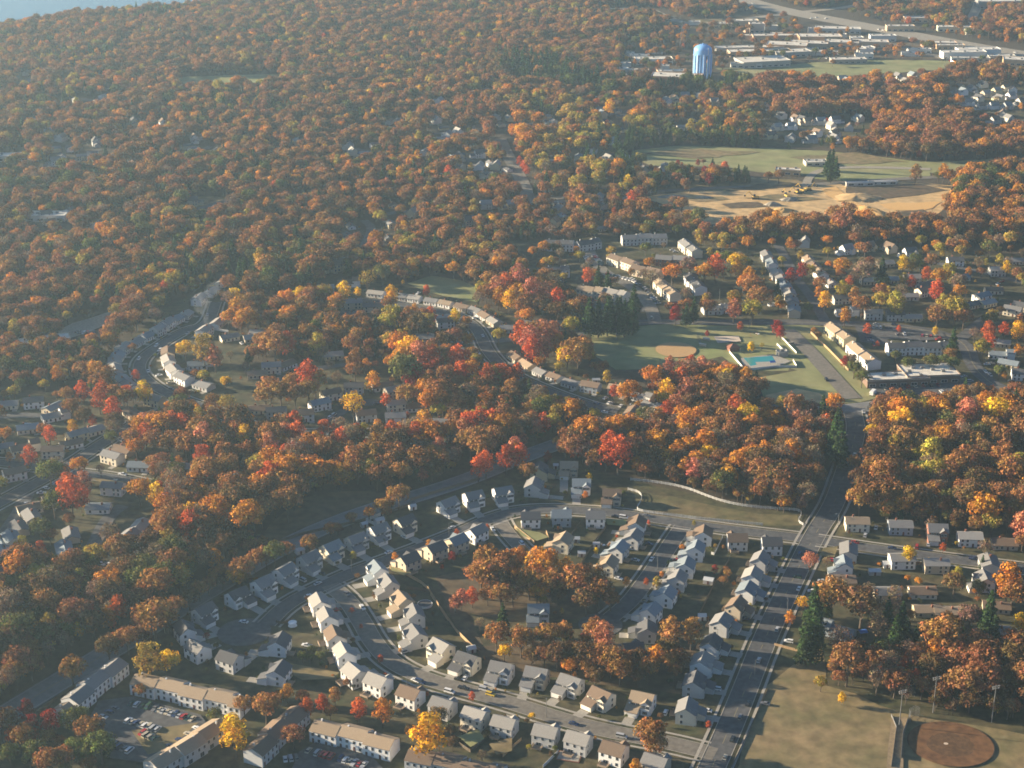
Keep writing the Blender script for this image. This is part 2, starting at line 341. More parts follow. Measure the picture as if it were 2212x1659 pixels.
# streets of the other neighbourhoods
road("01: 1400,300 1350,450 1200,480 1050,570 920,660 895,740 940,800 1050,880 1200,940 1330,980 1480,1040 1659,1115 11: 150,1160 520,1140 800,1150 1050,1165 1150,1150", 8, 'asphalt', 'road', walks=True, block=1)
road("01: -150,1680 0,1600 110,1540 300,1440 480,1340 640,1230 820,1120 1000,1030 1200,950", 9, 'asphalt', 'road', walks=True, block=1)
road("01: -100,1330 0,1340 250,1370 420,1400 480,1405 700,1430 950,1480", 8, 'asphalt', 'road', walks=True, block=1)
road("02: 800,-40 700,30 600,230 560,320 700,400", 8, 'asphalt', 'road', block=1)
road("02: -60,250 40,120 120,10 180,-120", 8, 'asphalt', 'road', block=1)
road("01: -60,1060 100,1030 300,1040", 8, 'asphalt', 'road', block=1)
road("11: 560,370 700,280 900,310 1150,355 1300,385 1400,440 1460,520 1490,600 1560,690 21: 0,770 150,840 350,920 560,985 690,1005", 8.5, 'asphalt', 'road', walks=True, block=1)
road("11: 1180,575 1300,560 1450,560 1659,545", 7, 'asphalt', 'road', block=1); disc(1005, 735, 16)
road("11: 150,800 260,770 440,720 620,705", 7, 'asphalt', 'road', block=1)
road("11: 470,1075 560,1010 640,960 740,950", 7, 'asphalt', 'road', block=1); disc(800, 870, 20)
road("D: 1215,735 1280,712 1340,700 1430,695 1560,698 1700,696 1786,698 1850,700 1960,707 2050,724 2090,748 2100,790 2140,830 2190,850", 11, 'asphalt', 'road', lines=((-.2,1,0),(.2,1,0)), block=3)
road("D: 2072,735 2126,690 2160,668 2280,655", 9, 'asphalt', 'road', block=1)
road("21: 490,-60 520,20 600,110 740,180 840,250 900,330 930,440", 10, 'asphalt_old', 'road', block=2)
road("21: 80,170 300,190 410,275 560,330 860,350", 10, 'asphalt', 'road', block=1)
road("D: 1782,694 1749,636 1719,603 1699,560 1680,530", 8, 'asphalt', 'road', block=1)
road("D: 1700,713 1745,755 1790,805 1842,862", 12, 'asphalt_old', 'old_runway', block=2)
road("D: 1980,560 2050,575 2130,590 2260,625", 7, 'asphalt', 'road', block=1)
road("D: 1080,300 1098,340 1118,372 1136,410 1143,440", 13, 'asphalt_old', 'road', block=5, front=24)
road("D: 1140,436 1240,424 1360,418 1480,410 1600,404 1720,402 1860,392 1990,384 2300,372", 9, 'asphalt_old', 'road', block=1)
road("D: 1742,402 1744,388 1760,372 1800,362 1900,362 2010,366", 8, 'gravel', 'road', block=1)
road("D: 1540,-20 1660,17 1790,42 1960,74 2100,100 2212,118 2400,146", 40, 'gravel', 'highway', block=14, front=72)
road("D: 1290,20 1400,18 1432,34 1480,52 1560,50 1690,30 1800,20 1850,12", 14, 'gravel', 'road', block=8, front=36)
road("D: 1900,90 2010,118 2090,140 2300,160", 14, 'asphalt_old', 'road', block=3, front=24)
road("D: 2120,-10 2105,30 2090,50 2110,60", 14, 'gravel', 'road', block=4, front=36)
road("D: 1650,296 1740,300 1780,275 1860,285", 7, 'asphalt', 'road', block=1)
FARL = []
for s_, m_ in (("D: 1835,402 1990,398 2040,410 1985,424 1890,430 1830,418", 'brown'), ("D: 1640,398 1730,398 1740,404 1640,410 1560,414", 'brown'), ("D: 1600,428 1700,420 1790,430 1700,436", 'dry'), ("D: 1900,440 2040,436 2020,452 1930,456", 'sandpile'), ("D: 1770,408 1800,404 1870,452 1850,458", 'sandpile'), ("D: 1560,440 1640,436 1660,446 1580,452", 'brown'), ("D: 1480,430 1560,426 1580,432 1500,438", 'dry'), ("D: 1930,458 2000,452 2010,462 1960,470", 'brown'), ("D: 1380,330 1520,322 1640,330 1500,345", 'dry'), ("D: 1700,340 1850,330 1960,350 1800,356", 'dry')):
    patch(s_, m_, 'worn_and_shaded_ground', jag=3, clear=False)  # brown patches: darker soil, with the shadow of pits put into the colour
for s_ in ("00: 330,1130 420,1100 560,1000 650,970", "00: 1220,1010 1300,980 1370,950", "00: -60,1020 20,1020 110,1035", "00: 230,1420 420,1420 480,1440", "00: 540,640 650,680", "00: 900,840 1000,790", "00: 100,540 220,530", "10: 700,1430 760,1480 700,1600", "10: 800,1400 960,1370", "10: 1140,870 1380,860", "10: 1440,1100 1600,1150", "10: 600,960 760,990", "10: 1280,1000 1400,1050", "20: -30,850 100,800 250,800", "20: 560,1040 640,1000", "20: 560,760 760,720", "20: 980,640 1200,680", "00: 1240,1370 1480,1300", "00: 440,960 560,920", "30: 40,800 180,840 360,860", "30: 1200,640 1500,620 1640,600", "30: 800,560 900,530"):
    FARL.append(road(s_, 8, 'asphalt', 'road', block=4, front=36))
# parking lots
patch("02: 640,1230 860,1200 1300,1320 1360,1400 1000,1640 700,1600 560,1380", 'asphalt', 'parking_lot')
patch("12: 280,1560 420,1480 760,1600 900,1750 200,1750", 'asphalt', 'parking_lot')
patch("31: 640,850 1180,800 1380,840 1350,885 900,925 700,910", 'asphalt', 'parking_lot')
patch("31: 560,455 1130,500 1160,540 720,580 600,560", 'asphalt', 'parking_lot')
patch("21: 380,320 560,350 820,360 840,330 600,300 430,250", 'asphalt', 'parking_lot')
patch("02: 850,1420 1080,1400 1290,1370 1100,1540 960,1580", 'dry', 'lawn', clear=False)
patch("31: 770,545 830,540 990,555 990,566 800,572", 'grass', 'traffic_island', clear=False)
patch('D: 1926,1552 1960,1552 1952,1600 1950,1720 1912,1720 1918,1620', 'worn', 'path', clear=False)
# ball fields
disc(1460, 757, 44, 1.02, 'infield', 'baseball_infield')
c0, r0 = disc(2053, 1609, 92, .92, 'infield_red', 'baseball_infield')
mb = MB(); zz = nextz(); rr_ = random.Random(4); mb.poly([(c0.x+r0*.52*(1+.12*rr_.random())*math.cos(a), c0.y-1+r0*.46*(1+.12*rr_.random())*math.sin(a), zz) for a in [2*math.pi*i/36 for i in range(36)]]); struct('worn_infield', mb.build('worn_infield', M['garden']))
disc(2043, 1609, 5, .8, 'sand', 'pitcher_mound')
for s_, m_ in (("D: 1542,729 1595,727 1601,739 1550,743", 'sand'), ("D: 1600,775.5 1670,767 1709,782 1673,796 1613,800 1604,788", 'concrete'), ("D: 1950,1650 1962,1580 1975,1555 2300,1610 2300,1700 1950,1700", 'gravel')):
    pts_ = [P(*p[:2]) for p in q(s_)]
    if m_ == 'gravel': continue
    zz = nextz(); mb = MB(); mb.poly([(p.x, p.y, zz) for p in pts_]); me = mb.build('sand_court' if m_ == 'sand' else 'pool_deck', M[m_])
    if me.polygons[0].normal.z < 0: me.flip_normals()
    struct(me.name, me)
zz = nextz(); mb = MB(); mb.poly([(p.x, p.y, zz) for p in [P(*p) for p in ((1606,775),(1668,770.5),(1675,782.6),(1631.5,784),(1634.5,790),(1621,792.4))]][::-1])
me = mb.build('swimming_pool', M['pool'])
if me.polygons[0].normal.z < 0: me.flip_normals()
single('swimming_pool', me, 'turquoise swimming pool with an angular outline on its pale fenced deck', 'pool')
# ---------------------------------------------------------------- houses
WALLS = {'white':(.80,.79,.76),'cream':(.72,.65,.51),'beige':(.52,.44,.33),'pale grey':(.50,.50,.49),'pale yellow':(.62,.53,.33),'brick red':(.27,.12,.08),'blue grey':(.30,.35,.41),'tan':(.45,.34,.22)}
ROOFS = {'grey':(.21,.205,.20),'dark grey':(.10,.10,.105),'brown':(.19,.135,.095),'tan':(.33,.25,.17),'light grey':(.31,.295,.27),'blue grey':(.20,.235,.26)}
def window_mesh(w_, h_, shutters=False):
    m = MB(); m.box(-w_/2-.1, w_/2+.1, -.06, .03, -h_/2-.1, h_/2+.1, 0); m.box(-w_/2, -.03, -.075, -.05, -h_/2, h_/2, 1); m.box(.03, w_/2, -.075, -.05, -h_/2, h_/2, 1)
    if shutters:
        m.box(-w_/2-.55, -w_/2-.12, -.05, .03, -h_/2, h_/2, 2); m.box(w_/2+.12, w_/2+.55, -.05, .03, -h_/2, h_/2, 2)
    return m.build('window', [M['trim'], M['glass'], M['door'] if not shutters else M['rubber']])
WIN = window_mesh(1.1, 1.5); WINS = window_mesh(1.0, 1.5, True); WIDE = window_mesh(2.2, 1.3); PATIO = window_mesh(2.2, 2.1)
def bx(name, *a, m='trim'):
    k = MB(); k.box(*a); return k.build(name, M[m])
def variant_T(gl=True, deck=False, shut=True, hip=False):
    w_, d, h, rise = 10.2, 8.6, 5.7, 2.7; L = []
    s = -1 if gl else 1
    m = MB(); m.extr(gable_prof(d, h, rise), -w_/2, w_/2, 'x')
    gx = -s*2.7                                    # front gable on the side away from the garage
    gw = 4.0; gr = gw/2*.72
    m.extr([(gx-gw/2, 0), (gx+gw/2, 0), (gx+gw/2, h), (gx, h+gr), (gx-gw/2, h)], -d/2-.8, -d/2+1.9, 'y')
    x0, x1 = (-w_/2-.6, -w_/2+5.2) if gl else (w_/2-5.2, w_/2+.6)
    m.extr([(-d/2-4.2, 0), (-d/2+.5, 0), (-d/2+.5, 4.3), (-d/2-4.2, 2.7)], x0, x1, 'x')
    L.append(('wall', m.build('wall', M['siding']), None, 0, 'wall'))
    m = MB(); m.extr(chev(d, h, rise), -w_/2-.35, w_/2+.35, 'x'); L.append(('roof', m.build('roof', M['shingle']), None, 0, 'roof'))
    m = MB(); c = chev(gw, h, gr, .35, .2, gx); m.extr(c, -d/2-1.15, -d/2+2.2, 'y'); L.append(('gable_roof', m.build('gable_roof', M['shingle']), None, 0, 'roof'))
    m = MB(); k = (4.3-2.7)/4.7; m.extr([(-d/2-4.6, 2.7-.4*k+.004), (-d/2+.52, 4.31), (-d/2+.52, 4.53), (-d/2-4.6, 2.9-.4*k+.004)], x0-.3, x1+.3, 'x'); L.append(('garage_roof', m.build('garage_roof', M['shingle']), None, 0, 'roof'))
    gc = (x0+x1)/2; L.append(('garage_door', bx('garage_door', -2.4, 2.4, -.06, .02, .05, 2.3, m='garage'), (gc, -d/2-4.2, 0), 0, None))
    L.append(('door', bx('door', -.5, .5, -.08, .02, .1, 2.2, m='door'), (-s*.35, -d/2, 0), 0, None))
    wn_ = WINS if shut else WIN
    for x, z in ((gx-.85, 4.4), (gx+.85, 4.4), (gx, 1.5)): L.append(('window', wn_, (x, -d/2-.8, z), 0, None))
    L.append(('window', wn_, (s*.6, -d/2, 4.75), 0, None)); L.append(('window', wn_, (s*3.2, -d/2, 5.05), 0, None))
    for x, z in ((-3.4, 4.4), (0, 4.4), (3.4, 4.4), (-3.2, 1.5)): L.append(('window', WIN, (x, d/2, z), math.pi, None))
    L.append(('patio_door', PATIO, (1.8, d/2, 1.25), math.pi, None))
    for z in (4.4, 1.5):
        L.append(('window', WIN, (w_/2, 1.2, z), math.pi/2, None)); L.append(('window', WIN, (-w_/2, 1.6, z), -math.pi/2, None))
    if deck:
        m = MB(); m.box(-.2, 4.2, d/2+.05, d/2+3.4, .75, .9)
        for x in (-.1, 4.0):
            for y in (d/2+.3, d/2+3.3): m.box(x, x+.12, y-.12, y, 0, 1.8)
        m.box(-.2, 4.2, d/2+3.32, d/2+3.38, 1.0, 1.8); m.box(4.14, 4.2, d/2+.1, d/2+3.4, 1.0, 1.8)
        L.append(('deck', m.build('deck', M['deck']), None, 0, None))
    return L
def variant_R(k=0):
    L = []
    w_, d, h, rise = ((13.0, 8.2, 3.0, 1.7), (12.5, 8.2, 5.0, 1.9), (12.0, 7.8, 3.1, 1.8))[k]
    m = MB(); m.extr(gable_prof(d, h, rise), -w_/2, w_/2, 'x'); mr = MB(); mr.extr(chev(d, h, rise, .6), -w_/2-.4, w_/2+.4, 'x')
    if k == 2:
        m.extr(gable_prof(d-.4, 5.2, 1.7), w_/2-.5, w_/2+5.0, 'x')
    L.append(('wall', m.build('wall', M['siding']), None, 0, 'wall')); L.append(('roof', mr.build('roof', M['shingle']), None, 0, 'roof'))
    if k == 2:
        mr = MB(); mr.extr(chev(d-.4, 5.2, 1.7, .5), w_/2-.9, w_/2+5.4, 'x'); L.append(('upper_roof', mr.build('upper_roof', M['shingle']), None, 0, 'roof'))
    zs = (1.6,) if h < 4 else (3.8, 1.4)
    for z in zs:
        for x in (-4.4, -1.8, 3.9): L.append(('window', WIN, (x, -d/2, z), 0, None)); L.append(('window', WIN, (x, d/2, z), math.pi, None))
        L.append(('window', WIN, (-w_/2, .8, z), -math.pi/2, None))
    if k != 1: L.append(('window', WIDE, (-4.0, -d/2-.004, 1.6), 0, None)) if False else None
    L.append(('door', bx('door', -.5, .5, -.08, .02, .1, 2.2, m='door'), (1.2, -d/2, 0), 0, None))
    m = MB(); m.box(-.45, .45, -.45, .45, h, h+rise+1.1); L.append(('chimney', m.build('chimney', M['brick']), (-2.2, .9, 0), 0, None))
    return [x for x in L if x]
def variant_F():
    w_, d, h, rise = 12.5, 9.5, 6.0, 3.9; L = []
    m = MB(); m.extr(gable_prof(d, h, rise), -w_/2, w_/2, 'x'); m.extr([(1,0),(6,0),(6,5.4),(3.5,7.6),(1,5.4)], -d/2-2.5, -d/2+1.8, 'y'); m.extr(gable_prof(7, 3, 2), -w_/2-6, -w_/2+.4, 'x')
    L.append(('wall', m.build('wall', M['siding']), None, 0, 'wall'))
    m = MB(); m.extr(chev(d, h, rise), -w_/2-.3, w_/2+.3, 'x'); L.append(('roof', m.build('roof', M['shingle']), None, 0, 'roof'))
    m = MB(); m.extr(chev(5, 5.4, 2.2, .3, .2, 3.5), -d/2-2.8, -d/2+2.2, 'y'); L.append(('gable_roof', m.build('gable_roof', M['shingle']), None, 0, 'roof'))
    m = MB(); m.extr(chev(7, 3, 2), -w_/2-6.3, -w_/2, 'x'); L.append(('garage_roof', m.build('garage_roof', M['shingle']), None, 0, 'roof'))
    for x, z in ((-4, 4.4), (-1, 4.4), (-4, 1.6), (-1, 1.6)): L.append(('window', WIN, (x, -d/2, z), 0, None)); L.append(('window', WIN, (x, d/2, z), math.pi, None))
    return L
VAR = {'T': variant_T(True), 'U': variant_T(False), 'B': variant_T(True, True), 'V': variant_T(False, True), 'R': variant_R(0), 'S': variant_R(1), 'L': variant_R(2), 'F': variant_F()}
VW = {'T': (11.4, 'two-storey'), 'U': (11.4, 'two-storey'), 'B': (11.4, 'two-storey'), 'V': (11.4, 'two-storey'), 'R': (13.6, 'low'), 'S': (13.2, 'split-foyer'), 'L': (17.8, 'split-level'), 'F': (13, 'gabled')}
NAMES = {'T':'detached_house','U':'detached_house','B':'detached_house','V':'detached_house','R':'ranch_house','S':'ranch_house','L':'ranch_house','F':'detached_house'}
drive = MB(); HOUSES = []
def house(kind, x, y, front, phrase, group, wall=None, roof=None, sx=1.0, label=None, parts=True, dv=0, s=1.0):
    """x,y: plan point of the middle of the visible house; front: world angle the front faces (deg)"""
    p = P(x, y, 2.9 if kind in 'TUBVF' else 2.2); p.z = 0
    wall = wall or random.choice(['white','cream','beige','pale grey','cream','white','beige','pale yellow'])
    roof = roof or random.choice(['grey','dark grey','grey','brown','light grey','blue grey'])
    wf_ = random.uniform(.9, 1.05); wt = [c*wf_ for c in WALLS[wall]]; rf_ = random.uniform(.88, 1.12); rt = [c*rf_ for c in ROOFS[roof]]
    rz = R(front+90)
    t = thing(NAMES[kind], label or '%s house, %s roof%s' % (wall, roof, phrase), 'house' if kind in 'TUBVF' else 'ranch house', (p.x, p.y, 0), rz, group, (sx*s, s*random.uniform(.93, 1.07), s*random.uniform(.95, 1.06)))
    for nm, me, loc, r_, role in VAR[kind]:
        if not parts and nm in ('window', 'door', 'patio_door', 'garage_door', 'chimney'): continue
        part(nm, me, t, loc, r_, wt if role == 'wall' else rt if role == 'roof' else None)
    block_pt(p.x, p.y, 9.5 if kind in 'TUBV' else 9.0)
    for dd in ((9, 17, 25, 33) if y < 520 else (9, 17, 25) if y < 700 else (9, 17) if y < 980 else ()):
        block_pt(p.x, p.y-dd, 7.5)
    if dv:
        gs = {'T': -1, 'B': -1, 'U': 1, 'V': 1, 'R': 1, 'S': 1, 'L': -1, 'F': -1}[kind]; c, s_ = math.cos(rz), math.sin(rz)
        y0 = -8.4 if kind in 'TUBV' else -3.9; xc = gs*(2.8 if kind in 'TUBV' else 4.6)*sx; hw = 2.35 if kind in 'TUBV' else 1.6; zz = nextz()
        drive.poly([(p.x+a*c-b*s_, p.y+a*s_+b*c, .04+.001*len(drive.f)) for a, b in ((xc-hw, y0-dv), (xc+hw, y0-dv), (xc+hw, y0), (xc-hw, y0))])
    HOUSES.append((p.x, p.y, rz, kind)); return t
def row(kinds, side, phrase, group, s, walls=None, roofs=None, dv=0, parts=True, fit=True, back=False, sc=1.0):
    pts = [P(*p[:2], 2.5) for p in q(s)]; px = [p[:2] for p in q(s)]; n = len(pts)
    for i in range(n):
        a, b = pts[max(i-1, 0)], pts[min(i+1, n-1)]; d = b-a
        if n == 1: d = Vector((1, 0, 0))
        ang = math.degrees(math.atan2(d.y, d.x))+(90 if side == 'L' else -90)
        k = kinds[i % len(kinds)]
        gap = min([(pts[j]-pts[i]).length for j in (i-1, i+1) if 0 <= j < n] or [99])
        sx = min(1.0, max(.62, (gap-1.2)/VW[k][0]/sc)) if fit else 1.0
        wl_ = walls[i % len(walls)] if walls else None; rf = roofs[i % len(roofs)] if roofs else None
        house(k, px[i][0], px[i][1], ang+random.uniform(-2, 2), ', '+ordn(i)+' '+phrase, group, wl_, rf, sx, dv=dv, parts=parts, s=sc)
G1 = 'houses of the new subdivision'
row('TUTTTTTTTTTT', 'R', 'from the cul-de-sac in the row below the highway', G1, "02: 1325,665 1540,560 12: 50,490 190,405 345,330 490,260 650,200 795,140 965,90 11: 1245,1625 1410,1580 1600,1550", ['white','white','white','white','pale grey','cream','pale grey','white','cream','white','white','white'], ['dark grey','dark grey','grey','grey','grey','blue grey','grey','grey','dark grey','grey','grey','grey'], dv=8)
row('TU', 'R', 'along the bend at the top of the row', G1, "21: 140,1510 175,1410", ['pale grey','pale yellow'], ['grey','dark grey'], dv=9)
row('TT', 'R', 'of two beside the long driveways below the wood', G1, "21: 370,1385 450,1505", ['tan','white'], ['tan','blue grey'], dv=11) if False else None
house('T', 1229, 1014, -92, ', farthest up the long driveways below the wood', G1, 'beige', 'tan', dv=16)
house('T', 1256, 1052, -92, ', beside the wide driveway below the wood', G1, 'white', 'blue grey', dv=9)
house('T', 1322, 1075, -95, ', beside the end of the white loop fence', G1, 'beige', 'brown', dv=8)
row('VBVV', 'L', 'from the right in the row backing on the brown field', G1, "12: 1430,150 1300,215 1160,265 1000,330"[::1], ['pale grey','beige','pale grey','pale grey'], ['light grey','dark grey','dark grey','dark grey'], dv=7) if False else None
row('VVVV', 'L', 'from the left in the row backing on the brown field', G1, "12: 990,335 1160,262 1300,212 1430,150", ['beige','beige','beige','white'], ['dark grey','dark grey','blue grey','grey'], dv=5)
row('VUUUUUTTTTT', 'R', 'from the corner on the inner side of the curved street', G1, "12: 790,400 860,490 950,600 1030,690 1035,820 1200,905 1370,985 1590,1045 22: 160,1080 380,1130 580,1215", ['white','pale grey','beige','pale grey','pale grey','cream','cream','white','beige','pale grey','cream'], ['blue grey','grey','tan','grey','grey','light grey','dark grey','grey','grey','grey','brown'], dv=6)
house('T', 1388, 1519, -112, ', last before the corner oak on the curved street', G1, 'white', 'tan', dv=6)
row('VVVVVVVVVVVVVVVV', 'L', 'from the top on the outer side of the curved street', G1, "12: 410,610 460,710 510,830 570,940 640,1070 790,1130 1000,1205 1210,1275 1420,1345 1610,1395 22: 220,1455 430,1505 660,1570 930,1650", ['white','white','pale grey','white','pale grey','white','white','pale grey','cream','pale grey','pale grey','pale grey','white','beige'], ['light grey','light grey','brown','light grey','light grey','light grey','brown','grey','light grey','light grey','light grey','light grey','brown','grey'], dv=5)
row('TUT', 'L', 'from the top beside the round cul-de-sac', G1, "02: 1200,790 1280,910 1490,975", ['white','white','pale grey'], ['dark grey','grey','dark grey'], dv=6)
house('V', 604, 1396, 170, ', beside the white round trampoline', G1, 'white', 'dark grey', dv=6)
house('V', 603, 1458, 165, ', beside the yellow lawn below the trampoline', G1, 'white', 'dark grey', dv=6)
house('B', 1146, 1124, 92, ', behind the tan fence at the road bend', G1, 'white', 'dark grey')
house('V', 1213, 1121, 90, ', middle of the three inside the loop', G1, 'blue grey', 'blue grey')
house('B', 1286, 1124, 88, ', with the striped patio inside the loop', G1, 'white', 'grey')
house('U', 1216, 1176, 160, ', with orange-lit roof by the short side street', G1, 'cream', 'tan')
row('VVVV', 'R', 'from the top on the left of the inner street', G1, "22: 810,100 785,185 690,265 625,360", ['white','pale grey','pale grey','cream'], ['brown','grey','blue grey','tan'], dv=5)
row('TTTTTTTT', 'L', 'from the top on the right of the inner street', G1, "22: 1240,165 1190,265 1125,370 1070,455 1000,560 890,665 885,780 780,900"[:64]+"", ['white','white','white','pale grey','pale grey','white','pale grey'], ['grey','blue grey','blue grey','grey','blue grey','blue grey','grey'], dv=4) if False else None
for i, (x, y, a, w1, r1) in enumerate([(1240,165,170,'white','brown'),(1190,265,165,'white','blue grey'),(1125,370,165,'white','blue grey'),(1070,455,162,'pale grey','grey'),(1000,560,158,'white','blue grey'),(900,665,150,'white','blue grey'),(875,790,175,'pale grey','dark grey'),(785,910,100,'beige','dark grey')]):
    house('U' if i % 2 else 'T', 1106+x/3, 1106+y/3, a, ', '+ordn(i)+' from the top right of the inner street', G1, w1, r1, .9, dv=5)
house('B', 1163, 1326, -90, ', alone between the two brown groves', G1, 'white', 'blue grey')
house('B', 1592, 1172, 90, ', south of the top street near the crossing', G1, 'pale grey', 'brown')
house('B', 1666, 1182, 90, ', at the corner south of the crossing', G1, 'white', 'dark grey')
row('VVVVVVVVV', 'L', 'from the top on the left of the wide road', G1, "22: 1605,340 1555,440 1520,530 1450,635 1355,740 1290,880 1230,1000 1180,1130 1130,1305"[:], ['pale grey','white','white','beige','pale grey','white','white','pale grey','cream'], ['grey','light grey','blue grey','brown','grey','dark grey','light grey','dark grey','grey'], dv=6)
G2 = 'houses right of the wide road'
for x, y, a, k, w1, r1, ph in [(575,85,-93,'S','cream','tan','first from the crossing in the top street'),(855,105,-93,'S','blue grey','grey','second from the crossing in the top street'),(1095,140,-94,'T','brick red','grey','third from the crossing in the top street'),(1305,180,-94,'S','white','light grey','fourth from the crossing in the top street'),(1530,200,-94,'R','beige','brown','last in the top street at the picture edge'),
  (520,270,170,'S','pale grey','grey','corner house right of the wide road'),(490,365,175,'U','white','blue grey','below the corner house by the wide road'),(480,445,90,'R','tan','brown','behind the big round oak'),(865,325,92,'S','white','light grey','beside the yellow shrub south of the street'),(1085,355,90,'S','beige','light grey','second south of the far right street'),
  (1430,350,175,'S','pale grey','grey','upper one of the pair at right'),(1400,460,178,'U','white','grey','lower one of the pair at right'),(1000,515,90,'R','cream','brown','with brightly lit end near the right'),(1030,635,90,'R','pale yellow','tan','long low one with glowing end wall'),(1160,645,90,'R','tan','tan','joined behind the glowing end wall'),(480,780,60,'L','blue grey','blue grey','among conifers beside the blue cover'),(1480,610,80,'R','beige','brown','behind dark conifers at right'),(1480,770,80,'R','pale grey','light grey','half hidden by dark conifers at right'),(770,520,90,'R','beige','grey','low one under the bare tree')]:
    house(k, 1659+x/3, 1106+y/3, a, ', '+ph, G2, w1, r1)
G3 = 'houses of the older neighbourhood at left'
row('RRR', 'R', 'from the right in the row above the trees', G3, "01: 50,960 220,955 345,985") if False else None
left_h = []
for x, y, a, k in [(50,960,-80,'R'),(220,955,-75,'S'),(345,985,-30,'R'),(335,1040,-60,'L'),(180,1115,-70,'R'),(15,1240,-70,'R'),(135,1250,-60,'L'),(500,1170,-50,'S'),(460,1215,-60,'R'),(600,1130,-50,'R'),(345,1275,-85,'S'),(95,1420,-60,'S'),(730,1315,-120,'S'),(800,1260,-120,'R'),(905,1360,-95,'R'),(1080,1350,-95,'R'),(1235,1390,-95,'S'),(1400,1415,-100,'R'),(1545,1440,-105,'R'),(735,1515,80,'S'),(640,1630,90,'R'),(350,1570,120,'R'),(1005,945,-120,'S'),(860,1020,-140,'R'),(190,1635,120,'R')]:
    left_h.append((x/3, 553+y/3, a, k, 4))
for x, y, a, k in [(80,195,-150,'S'),(30,290,-150,'S'),(415,240,-160,'L'),(460,150,-160,'R'),(830,185,160,'S'),(905,95,170,'R'),(930,262,100,'R'),(205,30,-150,'R'),(120,105,-150,'R'),(0,200,-150,'R'),(20,380,-150,'R')]:
    left_h.append((x/3, 1106+y/3, a, k, 0))
left_h.sort()
for i, (x, y, a, k, dv_) in enumerate(left_h): house(k, x, y, a, ', '+ordn(i)+' from the left in the old left neighbourhood', G3, dv=dv_)
G4 = 'low houses along the curved street'
row('RRSRRSSRRSRSSRRR', 'L', 'from the far end on the outer side of the curve', G4, "01: 1445,170 1370,235 1290,290 1205,380 1140,412 1085,450 1025,490 950,520 880,560 800,608 762,650 745,700 748,755 795,800 845,845", ['pale grey','white','white'], ['light grey','blue grey','grey'], dv=4)
row('RSRRSSS', 'R', 'from the far end on the inner side of the curve', G4, "01: 1410,435 1325,500", ['white'], ['light grey'], dv=4)
row('SSSSR', 'R', 'down the inside bend of the curve', G4, "01: 1090,640 1092,695 1130,755 1195,805 1320,838", ['beige','white','white','white','pale grey'], ['brown','light grey','light grey','grey','grey'], dv=4)
for j, (x, y, a) in enumerate([(1485,525,-60),(1640,530,-70),(1280,705,-80)]): house('R', x/3, 553+y/3, a, ', '+ordn(j)+' from the left behind the smoking house', G4)
G5 = 'low houses in the middle neighbourhoods'
row('RRRRRRRRR', 'R', 'from the left in the row above the ball field', G5, "11: 780,242 945,262 1030,275 1140,292 1232,308 1340,332 1428,358 1490,390 1545,425", ['white','pale grey','white','white','white','beige','pale grey','pale grey','beige'], ['light grey','grey','light grey','grey','tan','brown','grey','brown','light grey'], dv=4)
row('LRRRSSS', 'R', 'down the row below the round oak', G5, "11: 1640,465 21: 120,440 265,440 "[:16], ['pale grey'], ['grey']) if False else None
for j, (x, y, a) in enumerate([(1640,470,-90),(1780,440,-95),(1925,438,-95)]): house('R', 553+x/3, 553+y/3, a, ', '+ordn(j)+' in the short row under the red trees', G5, 'pale grey', 'grey')
row('RRRRRSSLR', 'R', 'along the street below the round oak', G5, "21: 25,655 100,705 190,755 280,785 390,825 510,855 690,875 830,912", ['beige','tan','pale grey','pale grey','pale grey','blue grey','beige','white'], ['brown','tan','grey','brown','grey','brown','tan','grey'], dv=4)
for j, (x, y, a, k) in enumerate([(2560,975,-140,'L'),(2440,1035,160,'S')]): house(k, 553+x/3, 553+y/3, a, ', '+ordn(j)+' at the dead end of that street', G5, 'white', ['grey','brown'][j], dv=4)
for j, (x, y, a, k) in enumerate(sorted(([(450,205,-80,'R'),(580,178,-85,'L'),(630,318,100,'S'),(750,338,95,'S'),(600,380,90,'R'),(1190,405,110,'R'),(1225,440,110,'S'),(1278,505,100,'R'),(1095,545,90,'S'),(1320,625,-85,'R'),(530,70,-60,'F'),(500,640,-75,'R'),(20,520,-100,'S'),(100,732,-80,'S'),(10,765,-80,'R'),(195,705,-40,'R'),(635,860,-85,'S'),(820,842,-70,'R'),(895,885,-60,'S'),(910,972,-75,'S'),(1040,975,-85,'R'),(485,905,-60,'S'),(412,968,-60,'S'),(20,990,-80,'R'),(132,1022,-80,'S'),(310,1040,-80,'S'),(712,1042,-75,'S'),(905,1058,-85,'S'),(1065,1068,-88,'R'),(1210,1082,-95,'L')]))):
    house(k, 553+x/3, 553+y/3, a, ', '+ordn(j)+' from the left among the middle gardens', G5, dv=3)
G6 = 'houses of the right-hand neighbourhoods'
row('SSSSSSS', 'R', 'from the top in the pale row left of the steep street', G6, "31: -10,10 25,65 55,125 92,172 112,215 138,255 155,308 168,368", ['pale grey','white','pale grey','white','pale grey','cream','pale grey','beige'], ['grey','blue grey','light grey'], dv=0)
row('SSSR', 'L', 'from the top right of the steep street', G6, "31: 262,40 300,85 342,132 400,172", ['cream','beige','white','white'], ['tan','brown','tan','light grey'])
